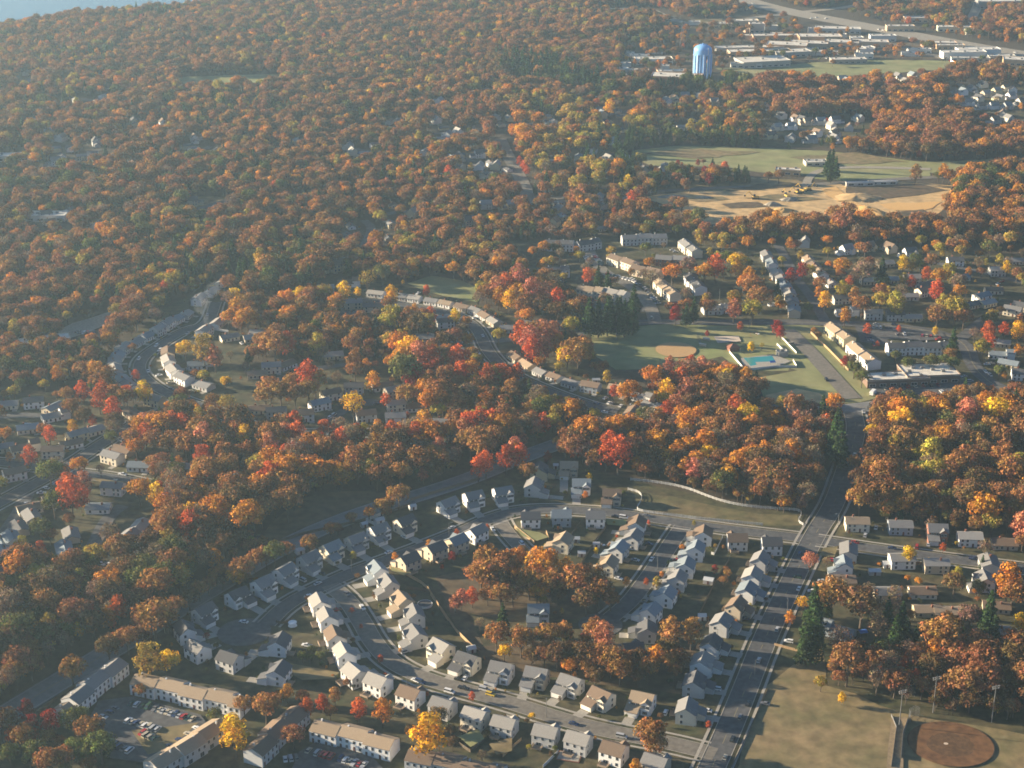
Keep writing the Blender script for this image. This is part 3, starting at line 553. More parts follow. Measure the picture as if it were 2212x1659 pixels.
for j, (x, y, a, k) in enumerate(sorted([(470,285,-80,'S'),(490,365,-85,'L'),(680,388,-90,'S'),(822,393,-90,'S'),(935,400,-90,'R'),(655,162,-80,'R'),(790,152,-90,'R'),(930,155,-90,'S'),(1018,188,-60,'R'),(1010,238,-60,'S'),(915,262,-90,'R'),(1212,42,-90,'S'),(1485,108,-90,'S'),(1250,142,-60,'R'),(1462,222,-90,'R'),(1385,272,-60,'S'),(1420,305,-60,'R'),(1320,315,-60,'R'),(1585,362,-120,'S'),(1645,335,-120,'S'),(1505,562,-100,'R'),(1490,640,-100,'L'),(1560,695,-120,'R'),(1640,775,-100,'S'),(760,48,-80,'R'),(1500,1180,-100,'R'),(1648,1095,-100,'R'),(1478,1445,-100,'R'),(1625,1365,-90,'S'),(1600,30,-90,'R')])):
    house(k, 1659+x/3, 553+y/3, a, ', '+ordn(j)+' from the left in the right-hand neighbourhood', G6)
G7 = 'distant houses among the trees'
FAR = "20: 300,1310 315,1360 330,1400 275,1445 565,1290 580,1335 625,1030 240,1055 430,1020 465,885 270,790 585,745 715,838 1165,770 1220,625 1310,660 1050,640 990,1080 960,1118 850,1105 570,1480 660,915 735,1300 620,785 1640,690 1205,612 940,850 1100,830 690,720 10: 865,790 915,780 1170,780 1020,730 1190,660 570,680 630,825 1500,580 600,950 690,990 1090,990 1320,1015 1330,1080 1450,1080 1520,1065 1560,1075 1480,1135 1570,1120 1200,915 1310,860 1440,830 1560,760 1640,770 270,1270 265,920 1650,1330 1380,1435 1490,1330 00: 170,475 180,540 440,515 300,625 715,565 640,660 205,775 330,855 400,895 360,970 360,1050 450,965 530,1020 600,990 770,1000 890,1040 1010,990 1260,900 1300,890 1250,970 30,1100 140,1160 300,1400 400,1410 630,1470 20,1020 30: 80,630 280,610 290,525 430,530 480,515 515,530 620,560 730,520 840,500 935,490 890,530 650,620 700,630 530,610 420,605 1030,490 1115,480 1395,550 1245,570 1320,575 1480,590 1590,585 1540,570 1410,610 1190,590 1240,655 1300,665 1500,640 1380,690 1550,690 1520,740 1465,690 1640,660 1470,780 1430,815 1560,770 90,750 180,770 220,780 260,790 340,790 435,780 410,820 530,830 150,820 150,900 280,905 20,880 430,870 430,900 590,770 240,1575 510,1620 650,1600 790,1610 920,1640 1090,1460 "
ff = q(FAR)
for w_ in FARL:
    acc = 10
    for a, b in zip(w_[:-1], w_[1:]):
        d = b-a; l_ = d.length; acc += l_
        if acc > 34 and l_ > 0:
            acc = 0; d.normalize()
            for sg in (-1, 1):
                p = a+Vector((-d.y, d.x, 0))*(sg*17); x_, y_ = to_plan(p.x, p.y, 2.5)
                if len(ff) < 185 and all(abs(x_-f[0])+abs(y_-f[1])*2 > 22 for f in ff) and 0 < x_ < 2200: ff.append((x_, y_))
walls_far = ['white','cream','white','beige','pale grey','pale yellow']
ff.sort(key=lambda p: p[0])
zones = {}
for x, y in ff:
    a = random.choice([-75, -60, -150, 160, 100, 20, -160, 170])
    zn = ('in the far left woods' if x < 480 else 'beyond the middle woods' if x < 1090 else 'near the straight tree-lined road' if x < 1500 and y > 220 else 'below the water tower' if x < 1640 else 'in the cluster above the grass bank' if x < 1900 and y > 220 else 'in the woods right of the farm field' if x < 2030 else 'in the bright cluster at far right')
    k = zones[zn] = zones.get(zn, -1)+1
    house('F' if x > 1600 or random.random() < .4 else random.choice('RS'), x, y, a, ', '+ordn(k)+' from the left '+zn, G7, random.choice(walls_far), parts=y > 330, s=.8)
if drive.f:
    struct('driveway', drive.build('driveway', M['concrete']))
struct('pavement', walk.build('pavement', M['concrete']))
# ---------------------------------------------------------------- terraces
def terrace(s, label, side='R', n=None, wall='white', roof='brown', depth=9.5, h=5.8, step=.7, name='townhouse_row', rise=2.2, win=True, unit=6.2):
    a, b = [P(*p[:2], 3.2) for p in q(s)]; a.z = b.z = 0; d = b-a; L_ = d.length; n = n or max(2, round(L_/unit)); u = L_/n
    ang = math.atan2(d.y, d.x)+(math.pi if side == 'L' else 0)   # local -Y is the front
    c = (a+b)/2; t = thing(name, label, 'townhouses', (c.x, c.y, 0), ang, None)
    wt, rt = WALLS[wall], ROOFS[roof]; mw = MB()
    for i in range(n):
        x0 = -L_/2+i*u; x1 = x0+u; off = step*((i//2) % 2)*1.6; dz = .35*((i//2) % 2)
        mw.extr(gable_prof(depth, h+dz, rise, 0, off), x0+.002*i, x1, 'x')
        if i % 2 == 0:
            mr = MB(); e = min(2, n-i); mr.extr(chev(depth, h+dz, rise, .4, .2, off), x0-.05, x0+u*e-.06, 'x'); part('roof', mr.build('roof', M['shingle']), t, None, 0, [c_*(.92+.16*((i*7) % 5)/4) for c_ in rt])
        xc = (x0+x1)/2
        if win:
            for dx in (-1.5, 1.5): part('window', WIN, t, (xc+dx, -depth/2+off, 4.3)); part('window', WIN, t, (xc+dx, depth/2+off, 4.3), math.pi)
            part('window', WIN, t, (xc+1.4, -depth/2+off, 1.5)); part('door', DOOR, t, (xc-1.5, -depth/2+off, 0)); part('patio_door', PATIO, t, (xc, depth/2+off, 1.3), math.pi)
        for k in np.linspace(-depth/2, depth/2, 4): block_pt(c.x+xc*math.cos(ang)-k*math.sin(ang), c.y+xc*math.sin(ang)+k*math.cos(ang), 5)
    for i in range(0, n, 2):
        m = MB(); m.box(-.3, .3, -.4, .4, h+rise-1.0, h+rise+.8); part('chimney', m.build('chimney', M['siding']), t, (-L_/2+(i+.5)*u, 1.2, 0), 0, wt)
    part('wall', mw.build('wall', M['siding']), t, None, 0, wt)
    return t
DOOR = bx('door', -.5, .5, -.08, .02, .1, 2.2, m='door')
terrace("02: 455,1265 780,1000", 'grey-roofed townhouse row climbing beside the highway at lower left', 'R', roof='grey')
terrace("02: 400,1330 455,1290", 'short pair of townhouses at the foot of the highway row', 'R', n=2, roof='tan', wall='pale grey')
terrace("02: 880,1110 1590,1270", 'long tan-roofed townhouse row above the lower left parking lot', 'R', roof='tan')
terrace("02: 980,1680 1430,1400", 'townhouse row slanting below the lower left parking lot', 'L', roof='tan', wall='pale grey')
terrace("12: -20,1600 290,1310", 'brown townhouse row rising behind the bright yellow tree', 'R', roof='brown', wall='pale grey')
terrace("12: 380,1410 900,1540", 'townhouse row left of the round golden tree, cars in front', 'R', roof='tan')
terrace("12: 990,1600 1600,1730", 'townhouse row at the bottom edge under the golden tree', 'R', roof='brown', wall='pale grey')
terrace("31: 400,465 530,560", 'upper five tan townhouses stepping down beside the old runway', 'L', n=5, wall='pale yellow', roof='tan')
terrace("31: 545,590 690,710", 'lower five tan townhouses stepping down to the conifers', 'L', n=5, wall='white', roof='tan')
terrace("31: 770,605 1170,600", 'dark-roofed townhouse row behind the strip mall conifers', 'R', wall='white', roof='dark grey')
terrace("21: 210,110 370,105", 'dark townhouse row left of the car park street', 'R', wall='white', roof='dark grey')
terrace("21: 430,225 590,250", 'left half of the mauve-roofed terrace above the pines', 'R', wall='cream', roof='tan')
terrace("21: 600,240 740,275", 'right half of the mauve-roofed terrace above the pines', 'R', wall='cream', roof='light grey')
terrace("21: 640,20 790,75", 'upper cream terrace above the diagonal parking street', 'R', wall='cream', roof='brown')
terrace("21: 780,90 960,130", 'lower cream terrace above the diagonal parking street', 'R', wall='beige', roof='brown')
terrace("21: 950,180 1060,270", 'mauve-roofed terrace with lit gable beside the parked cars', 'L', wall='cream', roof='tan')
terrace("21: 1150,140 1225,230", 'dark terrace sloping away behind the woods', 'L', wall='white', roof='dark grey')
terrace("21: 930,28 1150,45", 'red brick apartment block behind the upper trees', 'R', wall='brick red', roof='grey', name='apartment_block')
terrace("21: 1235,345 1410,335", 'low pale terrace behind the dark red tree', 'R', wall='pale grey', roof='grey', h=3.4)
terrace("20: 215,1590 400,1600", 'white-ended terrace far up beside the orange tree', 'R', wall='white', roof='dark grey')
terrace("20: 420,1600 570,1580", 'second pale terrace far up beside the white-ended one', 'R', wall='pale grey', roof='dark grey')
terrace("20: 710,1560 1000,1550", 'long grey terrace below the construction woods', 'R', wall='pale grey', roof='grey')
terrace("20: 1110,1580 1200,1650", 'grey terrace slanting at the end of the court', 'L', wall='cream', roof='grey')
# ---------------------------------------------------------------- commercial buildings
def flat_building(x, y, wid, dep, h, label, ang=0, wall=(.5,.45,.38), name='commercial_building', roofm='flat', cat='building', units=3, bands=True):
    c = P(x, y, h/2); t = thing(name, label, cat, (c.x, c.y, 0), R(ang)); k = R(ang)
    m = MB(); m.box(-wid/2, wid/2, -dep/2, dep/2, 0, h)
    part('wall', m.build('wall', M['tintwall']), t, None, 0, wall)
    m = MB(); m.box(-wid/2-.15, wid/2+.15, -dep/2-.15, dep/2+.15, h+.004, h+.3); part('roof', m.build('roof', M[roofm]), t)
    m = MB()
    for a_, b_, c_, d_ in ((-wid/2-.2, wid/2+.2, -dep/2-.2, -dep/2+.2), (-wid/2-.2, wid/2+.2, dep/2-.2, dep/2+.2), (-wid/2-.2, -wid/2+.2, -dep/2+.2, dep/2-.2), (wid/2-.2, wid/2+.2, -dep/2+.2, dep/2-.2)): m.box(a_, b_, c_, d_, h+.3, h+.8)
    part('parapet', m.build('parapet', M['tintwall']), t, None, 0, wall)
    for i in range(units):
        m = MB(); m.box(-1.2, 1.2, -1, 1, 0, 1.4); part('roof_unit', m.build('roof_unit', M['metal']), t, (-wid/2+(i+.5)*wid/units+random.uniform(-1, 1), random.uniform(-dep/4, dep/4), h+.3))
    if bands:
        nn = max(3, int(wid/7))
        for i in range(nn): o = part('window', WIDE, t, (-wid/2+(i+.5)*wid/nn, -dep/2, 1.9)); o.scale = (wid/nn*.25, 1, 1.3)
    for i in np.arange(-wid/2, wid/2+.1, 5):
        for j in np.arange(-dep/2, dep/2+.1, 5): block_pt(c.x+i*math.cos(k)-j*math.sin(k), c.y+i*math.sin(k)+j*math.cos(k), 4)
    return t
flat_building(1934, 820, 42, 14, 5, 'left part of the dark brick strip mall above its parking lot', 6, (.18,.12,.09), name='shopping_strip', units=5)
flat_building(2005, 808, 36, 22, 5.6, 'taller right part of the strip mall with roof units', 6, (.17,.12,.09), name='shopping_strip', units=6)
flat_building(97, 738, 34, 12, 4, 'long flat-roofed building beside the grey clearing at left', 22, (.45,.38,.28), units=2)
BL = [(1382,123,24,12,5,'white box with bright roof left of the water tower',0,(.62,.6,.52)),(1412,131,46,18,6,'long white workshop left of the water tower',4,(.7,.66,.55)),(1380,154,24,12,4,'low pale roof at the wood edge left of the tower',-5,(.45,.3,.2)),(1452,156,36,14,4,'thin flat building behind the brick school',5,(.6,.4,.25)),(1462,168,60,26,6,'brick building with glaring white roof below the tower',-12,(.48,.26,.15)),(1480,180,40,16,5,'lower brick wing in front of the glaring roof',-10,(.5,.3,.18)),
 (1618,106,88,16,6,'longest low warehouse right of the tower',6,(.36,.34,.3)),(1640,114,80,18,6,'second parallel warehouse right of the tower',7,(.46,.33,.22)),(1646,134,62,34,7,'slanted pale-roofed warehouse right of the tower',14,(.4,.38,.34)),(1612,141,38,10,5,'narrow white shed before the slanted warehouse',0,(.6,.58,.52)),(1700,101,52,26,8,'brick block with pale roof, left of a pair',-14,(.42,.25,.15)),(1710,115,46,22,6,'slanted pale roof in front of the brick block',14,(.4,.38,.34)),
 (1712,81,108,14,7,'very long white-roofed warehouse near the highway',3,(.42,.3,.2)),(1770,84,56,24,9,'tall brick warehouse beside the long white one',0,(.45,.28,.16)),(1748,97,48,22,7,'brick office with pale roof behind the field',-10,(.45,.3,.2)),(1818,95,44,22,7,'square pale-roofed office left of the parking lot',-12,(.45,.33,.23)),(1878,94,48,20,7,'tan office with dark patch on its roof',-8,(.5,.36,.25)),(1906,82,34,14,7,'white box with roof machinery near the highway',0,(.6,.58,.55)),
 (1810,65,60,20,6,'wide hall with bright parked vans beside it',-8,(.52,.5,.45)),(1606,50,40,16,8,'cream building beyond the power pylon',4,(.62,.48,.3)),(1560,55,26,12,6,'small yellow building beyond the power pylon',0,(.66,.55,.35)),(1634,60,20,14,12,'narrow pink block beyond the warehouses',0,(.62,.45,.35)),(1990,42,48,16,6,'pale roof across the highway, far left of its row',0,(.6,.5,.4)),(1944,61,38,12,7,'tan block across the highway',0,(.55,.4,.25)),(2060,62,44,14,6,'cream hall across the highway beside the dark wood',-3,(.66,.6,.42)),(2125,68,52,12,6,'long cream hall at right across the highway',3,(.66,.6,.45)),
 (2028,96,44,16,6,'brick shop beside the right-hand highway',0,(.48,.3,.2)),(2052,101,36,12,5,'small tan shop beside the right-hand highway',0,(.55,.38,.22)),(2080,118,56,16,8,'white showroom among parked trucks',6,(.7,.68,.62)),(2112,112,54,18,8,'tall white showroom next to the smaller one',4,(.74,.72,.68)),(2096,128,48,8,4,'row of white garages before the showroom',-4,(.68,.62,.5)),(2206,133,44,22,7,'tan warehouse at the right picture edge',-12,(.6,.42,.24)),(2162,124,34,12,5,'low pale shed near the right picture edge',0,(.5,.48,.42)),(2190,8,110,22,10,'large dark hall at the top right corner',4,(.28,.27,.26)),(1985,110,30,10,5,'small white shed before the highway',0,(.66,.64,.58)),(1832,131,44,16,5,'grey-roofed farmhouse group in the middle of the field',4,(.3,.27,.24)),(1866,121,22,10,6,'white barn at the top of the farm field',0,(.7,.66,.6))]
for a in BL: flat_building(a[0], a[1], a[2], a[3], a[4], a[5], a[6], a[7])
flat_building(60, 343, 24, 12, 6, 'white roofed hall hidden in the far left woods', 10, (.6,.6,.58)) if False else None
flat_building(388, 192, 42, 10, 6, 'long white building by the far left meadow', 3, (.7,.62,.56))
flat_building(30, 340, 46, 14, 5, 'pale sheds at the left picture edge', 5, (.55,.55,.52), units=2)
flat_building(102, 468, 34, 14, 5, 'white low house complex among left trees', 0, (.66,.66,.64), units=2)
flat_building(1702, 371, 24, 10, 5, 'unfinished tan wooden building by the construction road', -10, (.62,.40,.2), name='unfinished_building')
flat_building(1762, 352, 22, 12, 3.5, 'small pale-roofed shed beside the dark pine clump', 5, (.55,.5,.4), name='construction_shed')
for x, lb in ((1858, 'left long white site trailer on the bare dirt'), (1907, 'right long white site trailer on the bare dirt')):
    flat_building(x, 398 if x < 1880 else 395.5, 27, 4, 3.2, lb, 4, (.5,.47,.42), name='site_trailer', units=0, roofm='white')
sp = []
for i in range(16):
    for _ in range(40):
        x = random.uniform(1560, 2200); y = 60+(x-1560)*.075+random.uniform(-12, 52)
        if abs(y-(17+(x-1660)*.184)) < 16 or y < 20: continue
        c = P(x, y); ci = (int((c.x-OCC_X0)/OCC_S), int((c.y-OCC_Y0)/OCC_S))
        if 0 <= ci[0] < OCC_W and 0 <= ci[1] < OCC_H and occ[ci[1], ci[0]]: continue
        if in_poly([x], [y+3], q("D: 1545,140 1700,136 1860,124 2060,130 2040,150 1860,162 1700,176 1640,176"))[0]: continue
        sp.append((x, y)); flat_building(x, y, 1, 1, 1, 'x') if False else None; block_pt(c.x, c.y, 11); break
sp.sort()
for i, (x, y) in enumerate(sp):
    k = random.random(); flat_building(x, y, random.uniform(10, 24), random.uniform(8, 14), random.uniform(4, 6), ('small pale flat building' if k < .7 else 'small brick flat building')+', '+ordn(i)+' from the left along the business strip', random.uniform(-15, 15), (.68,.66,.6) if k < .7 else (.5,.33,.22), units=1, bands=False)
for i, (x, y) in enumerate([(1352,140),(1344,152),(1362,118),(1420,112),(1436,146),(1500,50),(1370,128)]):
    flat_building(x, y, random.uniform(10, 18), 9, 4.5, 'small pale shed, '+ordn(sorted([1352,1344,1362,1420,1436,1500,1370]).index(x))+' from the left in the yards left of the tower', random.uniform(-10, 10), (.68,.66,.6), units=1, bands=False)
# ---------------------------------------------------------------- water tower, pylon, poles
def water_tower():
    c = P(1516, 166); [block_pt(c.x+a_, c.y-b_, 11) for a_ in (-12, 0, 12) for b_ in (12, 26, 40, 54)]; t = thing('water_tower', 'tall sky-blue water tower with domed tank on folded legs', 'water tower', (c.x, c.y, 0)); Rr = 10.9
    m = MB(); prof = [(Rr*.96, 26.5), (Rr, 27.5), (Rr, 32.5)]+[(Rr*math.cos(a), 32.5+6.6*math.sin(a)) for a in np.linspace(.12, math.pi/2-.02, 9)]+[(.02, 39.12)]
    m.lathe(prof, 48); me = m.build('tank', M['tower'], True); part('tank', me, t)
    m = MB(); m.lathe([(3.2, 0), (3.2, 27)], 20); part('riser', m.build('riser', M['tower'], True), t)
    m = MB(); hw = 2.65; m.v = []
    prof = [(-hw, -10.15), (0, -11.35), (hw, -10.15), (hw-.3, -9.6), (0, -10.7), (-hw+.3, -9.6)]
    b = 0
    for z, k in ((0, 1.02), (27.2, 1.0)):
        for x, y in prof: m.v.append((x, y*k, z))
    n = 6
    for i in range(n): j = (i+1) % n; m.f.append((i, j, n+j, n+i)); m.m.append(0)
    m.f.append(tuple(range(n-1, -1, -1))); m.m.append(0); m.f.append(tuple(range(n, 2*n))); m.m.append(0)
    leg = m.build('leg', M['tower'])
    rb = MB(); rb.box(-.28, .28, -11.75, -11.3, 0, 28.4); rb = rb.build('ridge_highlight', M['tower_trim_highlight'])  # pale strip paints the sun highlight onto each leg ridge
    for i in range(9): lg_ = part('leg', leg, t, None, 2*math.pi*i/9+.04); part('ridge_highlight', rb, lg_)
    m = MB(); m.box(-.35, .35, -Rr*1.02, -Rr*.98, 28, 36); part('ladder', m.build('ladder', M['tower_trim_highlight']), t, None, .5)
    m = MB(); m.lathe([(1.1, 38.9), (1.1, 40.0), (.05, 40.2)], 12); part('vent', m.build('vent', M['tower']), t)
    m = MB()
    for i in range(16):
        a = 2*math.pi*i/16; b2 = 2*math.pi*(i+1)/16; m.tube((3.6*math.cos(a), 3.6*math.sin(a), 39.6), (3.6*math.cos(b2), 3.6*math.sin(b2), 39.6), .05, .05, 4); m.tube((3.6*math.cos(a), 3.6*math.sin(a), 38.3), (3.6*math.cos(a), 3.6*math.sin(a), 39.6), .05, .05, 4)
    part('railing', m.build('railing', M['tower']), t); block_pt(c.x, c.y, 16)
water_tower()
def pylon(x, y, h, label):
    c = P(x, y); m = MB(); b0, b1 = 3.6, .8
    def cr(z): k = b0+(b1-b0)*min(1, z/(h*.75)); return [(k, k), (-k, k), (-k, -k), (k, -k)]
    zs = np.linspace(0, h, 10)
    for z0, z1 in zip(zs[:-1], zs[1:]):
        A, B = cr(z0), cr(z1)
        for i in range(4):
            j = (i+1) % 4; m.tube((*A[i], z0), (*B[i], z1), .22, .2, 4); m.tube((*A[i], z0), (*B[j], z1), .12, .12, 4); m.tube((*A[j], z0), (*B[i], z1), .12, .12, 4); m.tube((*B[i], z1), (*B[j], z1), .12, .12, 4)
    t = thing('power_pylon', label, 'pylon', (c.x, c.y, 0)); part('lattice_mast', m.build('lattice_mast', M['metal']), t)
    for z in (h*.72, h*.85, h*.98):
        m = MB(); m.tube((-6, 0, z), (0, 0, z+1.2), .2, .25, 4); m.tube((6, 0, z), (0, 0, z+1.2), .2, .25, 4); m.tube((-6, 0, z), (6, 0, z), .2, .2, 4); part('cross_arm', m.build('cross_arm', M['metal']), t)
pylon(1473, 107, 36, 'thin grey lattice power pylon left of the water tower')
mp = MB(); mp.tube((0,0,0), (0,0,8.5), .16, .1, 6); POLE = mp.build('pole', M['metal'])
mp = MB(); mp.tube((0,0,8.4), (1.6,0,8.8), .07, .06, 5); mp.box(1.3, 2.2, -.16, .16, 8.7, 8.88); LHEAD = mp.build('lamp_head', M['metal'])
mp = MB(); mp.tube((0,0,0), (0,0,10.5), .18, .13, 6); UPOLE = mp.build('pole', M['bark'])
mp = MB(); mp.box(-1.1, 1.1, -.08, .08, 9.7, 9.9); XARM = mp.build('cross_arm', M['bark'])
mp = MB(); mp.tube((0,0,0), (0,0,19), .24, .14, 8); SPOLE = mp.build('pole', M['metal'])
mp = MB(); mp.box(-2.0, 2.0, -.15, .15, 18.2, 18.4); mp.box(-1.8, 1.8, -.15, .15, 17.2, 17.4)
for i in range(4): mp.box(-1.9+i*1.05, -1.3+i*1.05, -.5, -.15, 18.35, 18.9); mp.box(-1.7+i*.95, -1.15+i*.95, -.5, -.15, 17.35, 17.9)
SHEAD = mp.build('floodlight_bank', M['metal'])
for i, (x, y, lb) in enumerate([(1942,1570,'tall floodlight mast left of the red clay infield'),(2015,1540,'middle floodlight mast before the autumn wood'),(2142,1560,'right floodlight mast behind the red clay infield')]):
    c = P(x, y); t = thing('floodlight_mast', lb, 'light mast', (c.x, c.y, 0), R(20), 'floodlight masts by the playing field'); part('pole', SPOLE, t); part('floodlight_bank', SHEAD, t)
LP = [(1488,1490,'by the last houses of the wide road'),(1630,1460,'on the right kerb of the wide road'),(1549,1392,'on the left kerb of the wide road'),(1700,1330,'right of the wide road below the pink tree'),(1810,1140,'at the top crossing'),(1332,735,'below the upper road left of the ball field'),(1619,708,'between the pool field and the upper road'),(1554,650,'before the dark red tree'),(1420,1230,'halfway down the inner street'),(970,1160,'in the street below the highway'),(760,1240,'at the corner of the curved street'),(880,1500,'on the lower kerb of the curved street'),(1180,1550,'before the last rows of the curved street'),(2012,812,'in front of the strip mall'),(1985,760,'among the cars behind the terrace')]
for x, y, ph in LP:
    c = P(x, y); t = thing('street_lamp', 'thin grey street lamp '+ph, 'street lamp', (c.x, c.y, 0), R(random.choice([0, 90, 200])), 'street lamps'); part('pole', POLE, t); part('lamp_head', LHEAD, t)
for x, y, ph in [(1438,420,'left along the construction road'),(1489,418,'second along the construction road'),(1609,405,'third along the construction road'),(2012,475,'at the right end of the dirt ground'),(1820,700,'where the steep street meets the upper road')]:
    c = P(x, y); t = thing('utility_pole', 'dark wooden utility pole '+ph, 'utility pole', (c.x, c.y, 0), R(20), 'utility poles'); part('pole', UPOLE, t); part('cross_arm', XARM, t)
# ---------------------------------------------------------------- fences, sheds, yard things
PB = bx('post', -.07, .07, -.07, .07, 0, 1, m='fence_white')
PBW = {m_: bx('post', -.08, .08, -.08, .08, 0, 1, m=m_) for m_ in ('fence_white','fence_wood','fence_dark','metal')}
def fence(s, m_, h, label, rails=False, step=2.6, smooth=0):
    pts = [P(*p[:2]) for p in q(s)]
    if smooth: pts = smooth_pts(pts, smooth)
    L_ = sum((b-a).length for a, b in zip(pts[:-1], pts[1:])); step = max(step, L_/95)
    o = pts[0]; t = thing('fence', label, 'fence', (o.x, o.y, 0)); mb = MB(); acc = 0
    for a, b in zip(pts[:-1], pts[1:]):
        d = b-a; l = d.length
        if l < .01: continue
        d.normalize(); nrm = Vector((-d.y, d.x, 0))*.035; a_, b_ = a-o, b-o
        for z0, z1 in (((.25*h, .37*h), (.52*h, .64*h), (.84*h, .98*h)) if rails else ((.06, h),)):
            v = [(a_-nrm), (b_-nrm), (b_+nrm), (a_+nrm)]; k = len(mb.v)
            mb.v += [(p.x, p.y, z0) for p in v]+[(p.x, p.y, z1) for p in v]
            for f in ((0,3,2,1),(4,5,6,7),(0,1,5,4),(1,2,6,5),(2,3,7,6),(3,0,4,7)): mb.f.append(tuple(k+i for i in f)); mb.m.append(0)
        while acc <= l:
            p = a_+d*acc; q_ = part('post', PBW[m_], t, (p.x, p.y, 0), math.atan2(d.y, d.x)); q_.scale = (1, 1, h+.12); acc += step
        acc -= l
    part('rail' if rails else 'panel', mb.build('rail' if rails else 'panel', M[m_]), t)
    return t
# reference frames of the two close crops
def z3(s): return 'D: '+' '.join('%.1f,%.1f' % (606.4+float(a)*.16448, 1079.4+float(b)*.16448) for a, b in (t.split(',') for t in s.split()))
def z5(s): return 'D: '+' '.join('%.1f,%.1f' % (1091.5+float(a)*.19190, 982.4+float(b)*.19190) for a, b in (t.split(',') for t in s.split()))
def zp(s): return 'D: '+' '.join('%.1f,%.1f' % (1394.7+float(a)*.15077, 697.4+float(b)*.15077) for a, b in (t.split(',') for t in s.split()))
fence("D: 1362,1038 1420,1044 1480,1055 1530,1075 1570,1088 1620,1097 1690,1102 1725,1104 1733,1112 1722,1128 1735,1136", 'fence_white', 1.7, 'long curving white fence along the wood edge above the meadow', rails=True, smooth=2)
fence(z5("1380,400 1500,430 1540,480 1520,550 1478,605 1500,640 1700,672 2000,705 2212,735 2900,800"), 'fence_white', 1.7, 'white fence turning the meadow corner and following the top street', smooth=1, rails=True)
fence(z3("1255,350 1120,285 1250,235 1440,160"), 'fence_white', 2.0, 'white yard fence around the bend below the highway')
fence(z5("105,830 325,1005"), 'fence_wood', 2.1, 'bright tan board fence at the road bend in the loop')
fence(z5("460,880 490,965"), 'fence_wood', 1.9, 'short sunlit board fence behind the white loop house')
fence(z5("1130,830 1000,1000 860,1230 830,1290"), 'fence_dark', 1.8, 'dark fence running diagonally between the loop back yards')
fence(z5("850,770 745,910"), 'fence_dark', 1.8, 'short dark fence beside the striped patio yard')
fence(z3("1430,905 1640,990 1850,1110 1950,1200 2100,1450 2200,1600"), 'fence_wood', 1.9, 'brown board fence between back yards and the brown field')
fence("12: 1130,540 1210,650 1300,780 1400,880 1450,900", 'fence_wood', 1.9, 'board fence continuing down the edge of the brown field')
fence("12: 970,500 1120,520", 'fence_dark', 1.8, 'dark cross fence below the green lawn')
fence("12: 1060,545 1200,640 1300,740 1330,820", 'fence_dark', 1.7, 'dark inner fence beside the round garden pool') if False else None
fence("12: 235,705 170,730 130,720", 'fence_dark', 1.6, 'low dark fence behind the white trampoline')
fence("02: 1560,820 1640,760 1659,700 12: 150,700 330,640", 'fence_dark', 1.7, 'dark yard fence below the sunken street') if False else None
fence("22: 1405,320 1310,470 1230,640 1190,700", 'fence_dark', 1.8, 'long dark fence between the two garden rows')
fence("22: 1365,170 1310,280 1290,275", 'fence_white', 1.6, 'white yard fence beside the corner house of the inner street')
fence("22: 1000,880 950,925 1180,960", 'fence_white', 1.6, 'white fence below the twin brown oaks')
fence("22: 100,1370 30,1650", 'fence_wood', 1.6, 'light board fence between the bottom back yards') if False else None
fence("22: 300,1560 200,1659", 'fence_white', 1.5, 'white fence beside the bottom red terrace')
fence("22: 60,1480 -60,1590", 'fence_wood', 1.5, 'tan fence between the two green bottom yards')
fence("12: 1350,1440 1300,1500 1390,1560 1480,1480", 'fence_dark', 1.6, 'dark fence around the left green bottom yard')
fence("22: 1659,1150 1500,1500 1400,1700", 'fence_dark', 1.0, 'long low guard fence on the right shoulder of the wide road')
fence("12: -20,255 300,150 700,60 1000,-40 11: 1000,1590 1450,1450", 'fence_dark', 1.8, 'dark noise fence beside the highway above the row')
fence("02: 240,1310 400,1190 600,1060", 'fence_dark', 1.6, 'dark roadside fence below the highway at lower left')
fence(zp("1200,430 1420,690 1870,640 2165,640 2110,545"), 'fence_white', 1.6, 'pale fence around the swimming pool lawn')
fence(zp("1880,320 1985,420"), 'fence_white', 1.6, 'short pale fence piece above the pool pump house')
fence(zp("1950,220 2160,440"), 'fence_white', 1.3, 'white fence line beside the old runway')
fence("31: 275,500 400,620 520,745", 'fence_wood', 1.7, 'tan fence beside the stepping townhouses')
fence("D: 1962,1556 1950,1590 1946,1640", 'metal', 2.2, 'wire fence left of the red clay infield', step=4)
fence("D: 1925,1548 1936,1575 1925,1659", 'metal', 1.5, 'wire fence between the grass field and the clay path', step=4)
fence("32: 340,930 190,905 40,865", 'fence_wood', 1.4, 'low brown fence at the top of the playing field')
fence("11: 1640,-30 1650,-20", 'fence_dark', 1.4, 'x') if False else None
fence("01: 1180,745 1380,715", 'fence_white', 1.8, 'white garden fence behind the inside bend')
fence("01: 1370,480 1480,495", 'fence_white', 1.8, 'white garden fence beside the smoking house')
def shed(x, y, w_, d_, label, a=0, roofm='steelroof', wall=(.55,.52,.46), h=2.2, name='garden_shed', rise=.9):
    c = P(x, y, 1.2); t = thing(name, label, 'shed', (c.x, c.y, 0), R(a), None); m = MB(); m.extr(gable_prof(d_, h, rise), -w_/2, w_/2, 'x'); part('wall', m.build('wall', M['tintwall']), t, None, 0, wall)
    m = MB(); m.extr(chev(d_, h, rise, .2, .1), -w_/2-.15, w_/2+.15, 'x'); part('roof', m.build('roof', M[roofm]), t); part('door', DOOR, t, (0, -d_/2, 0)); block_pt(c.x, c.y, 4)
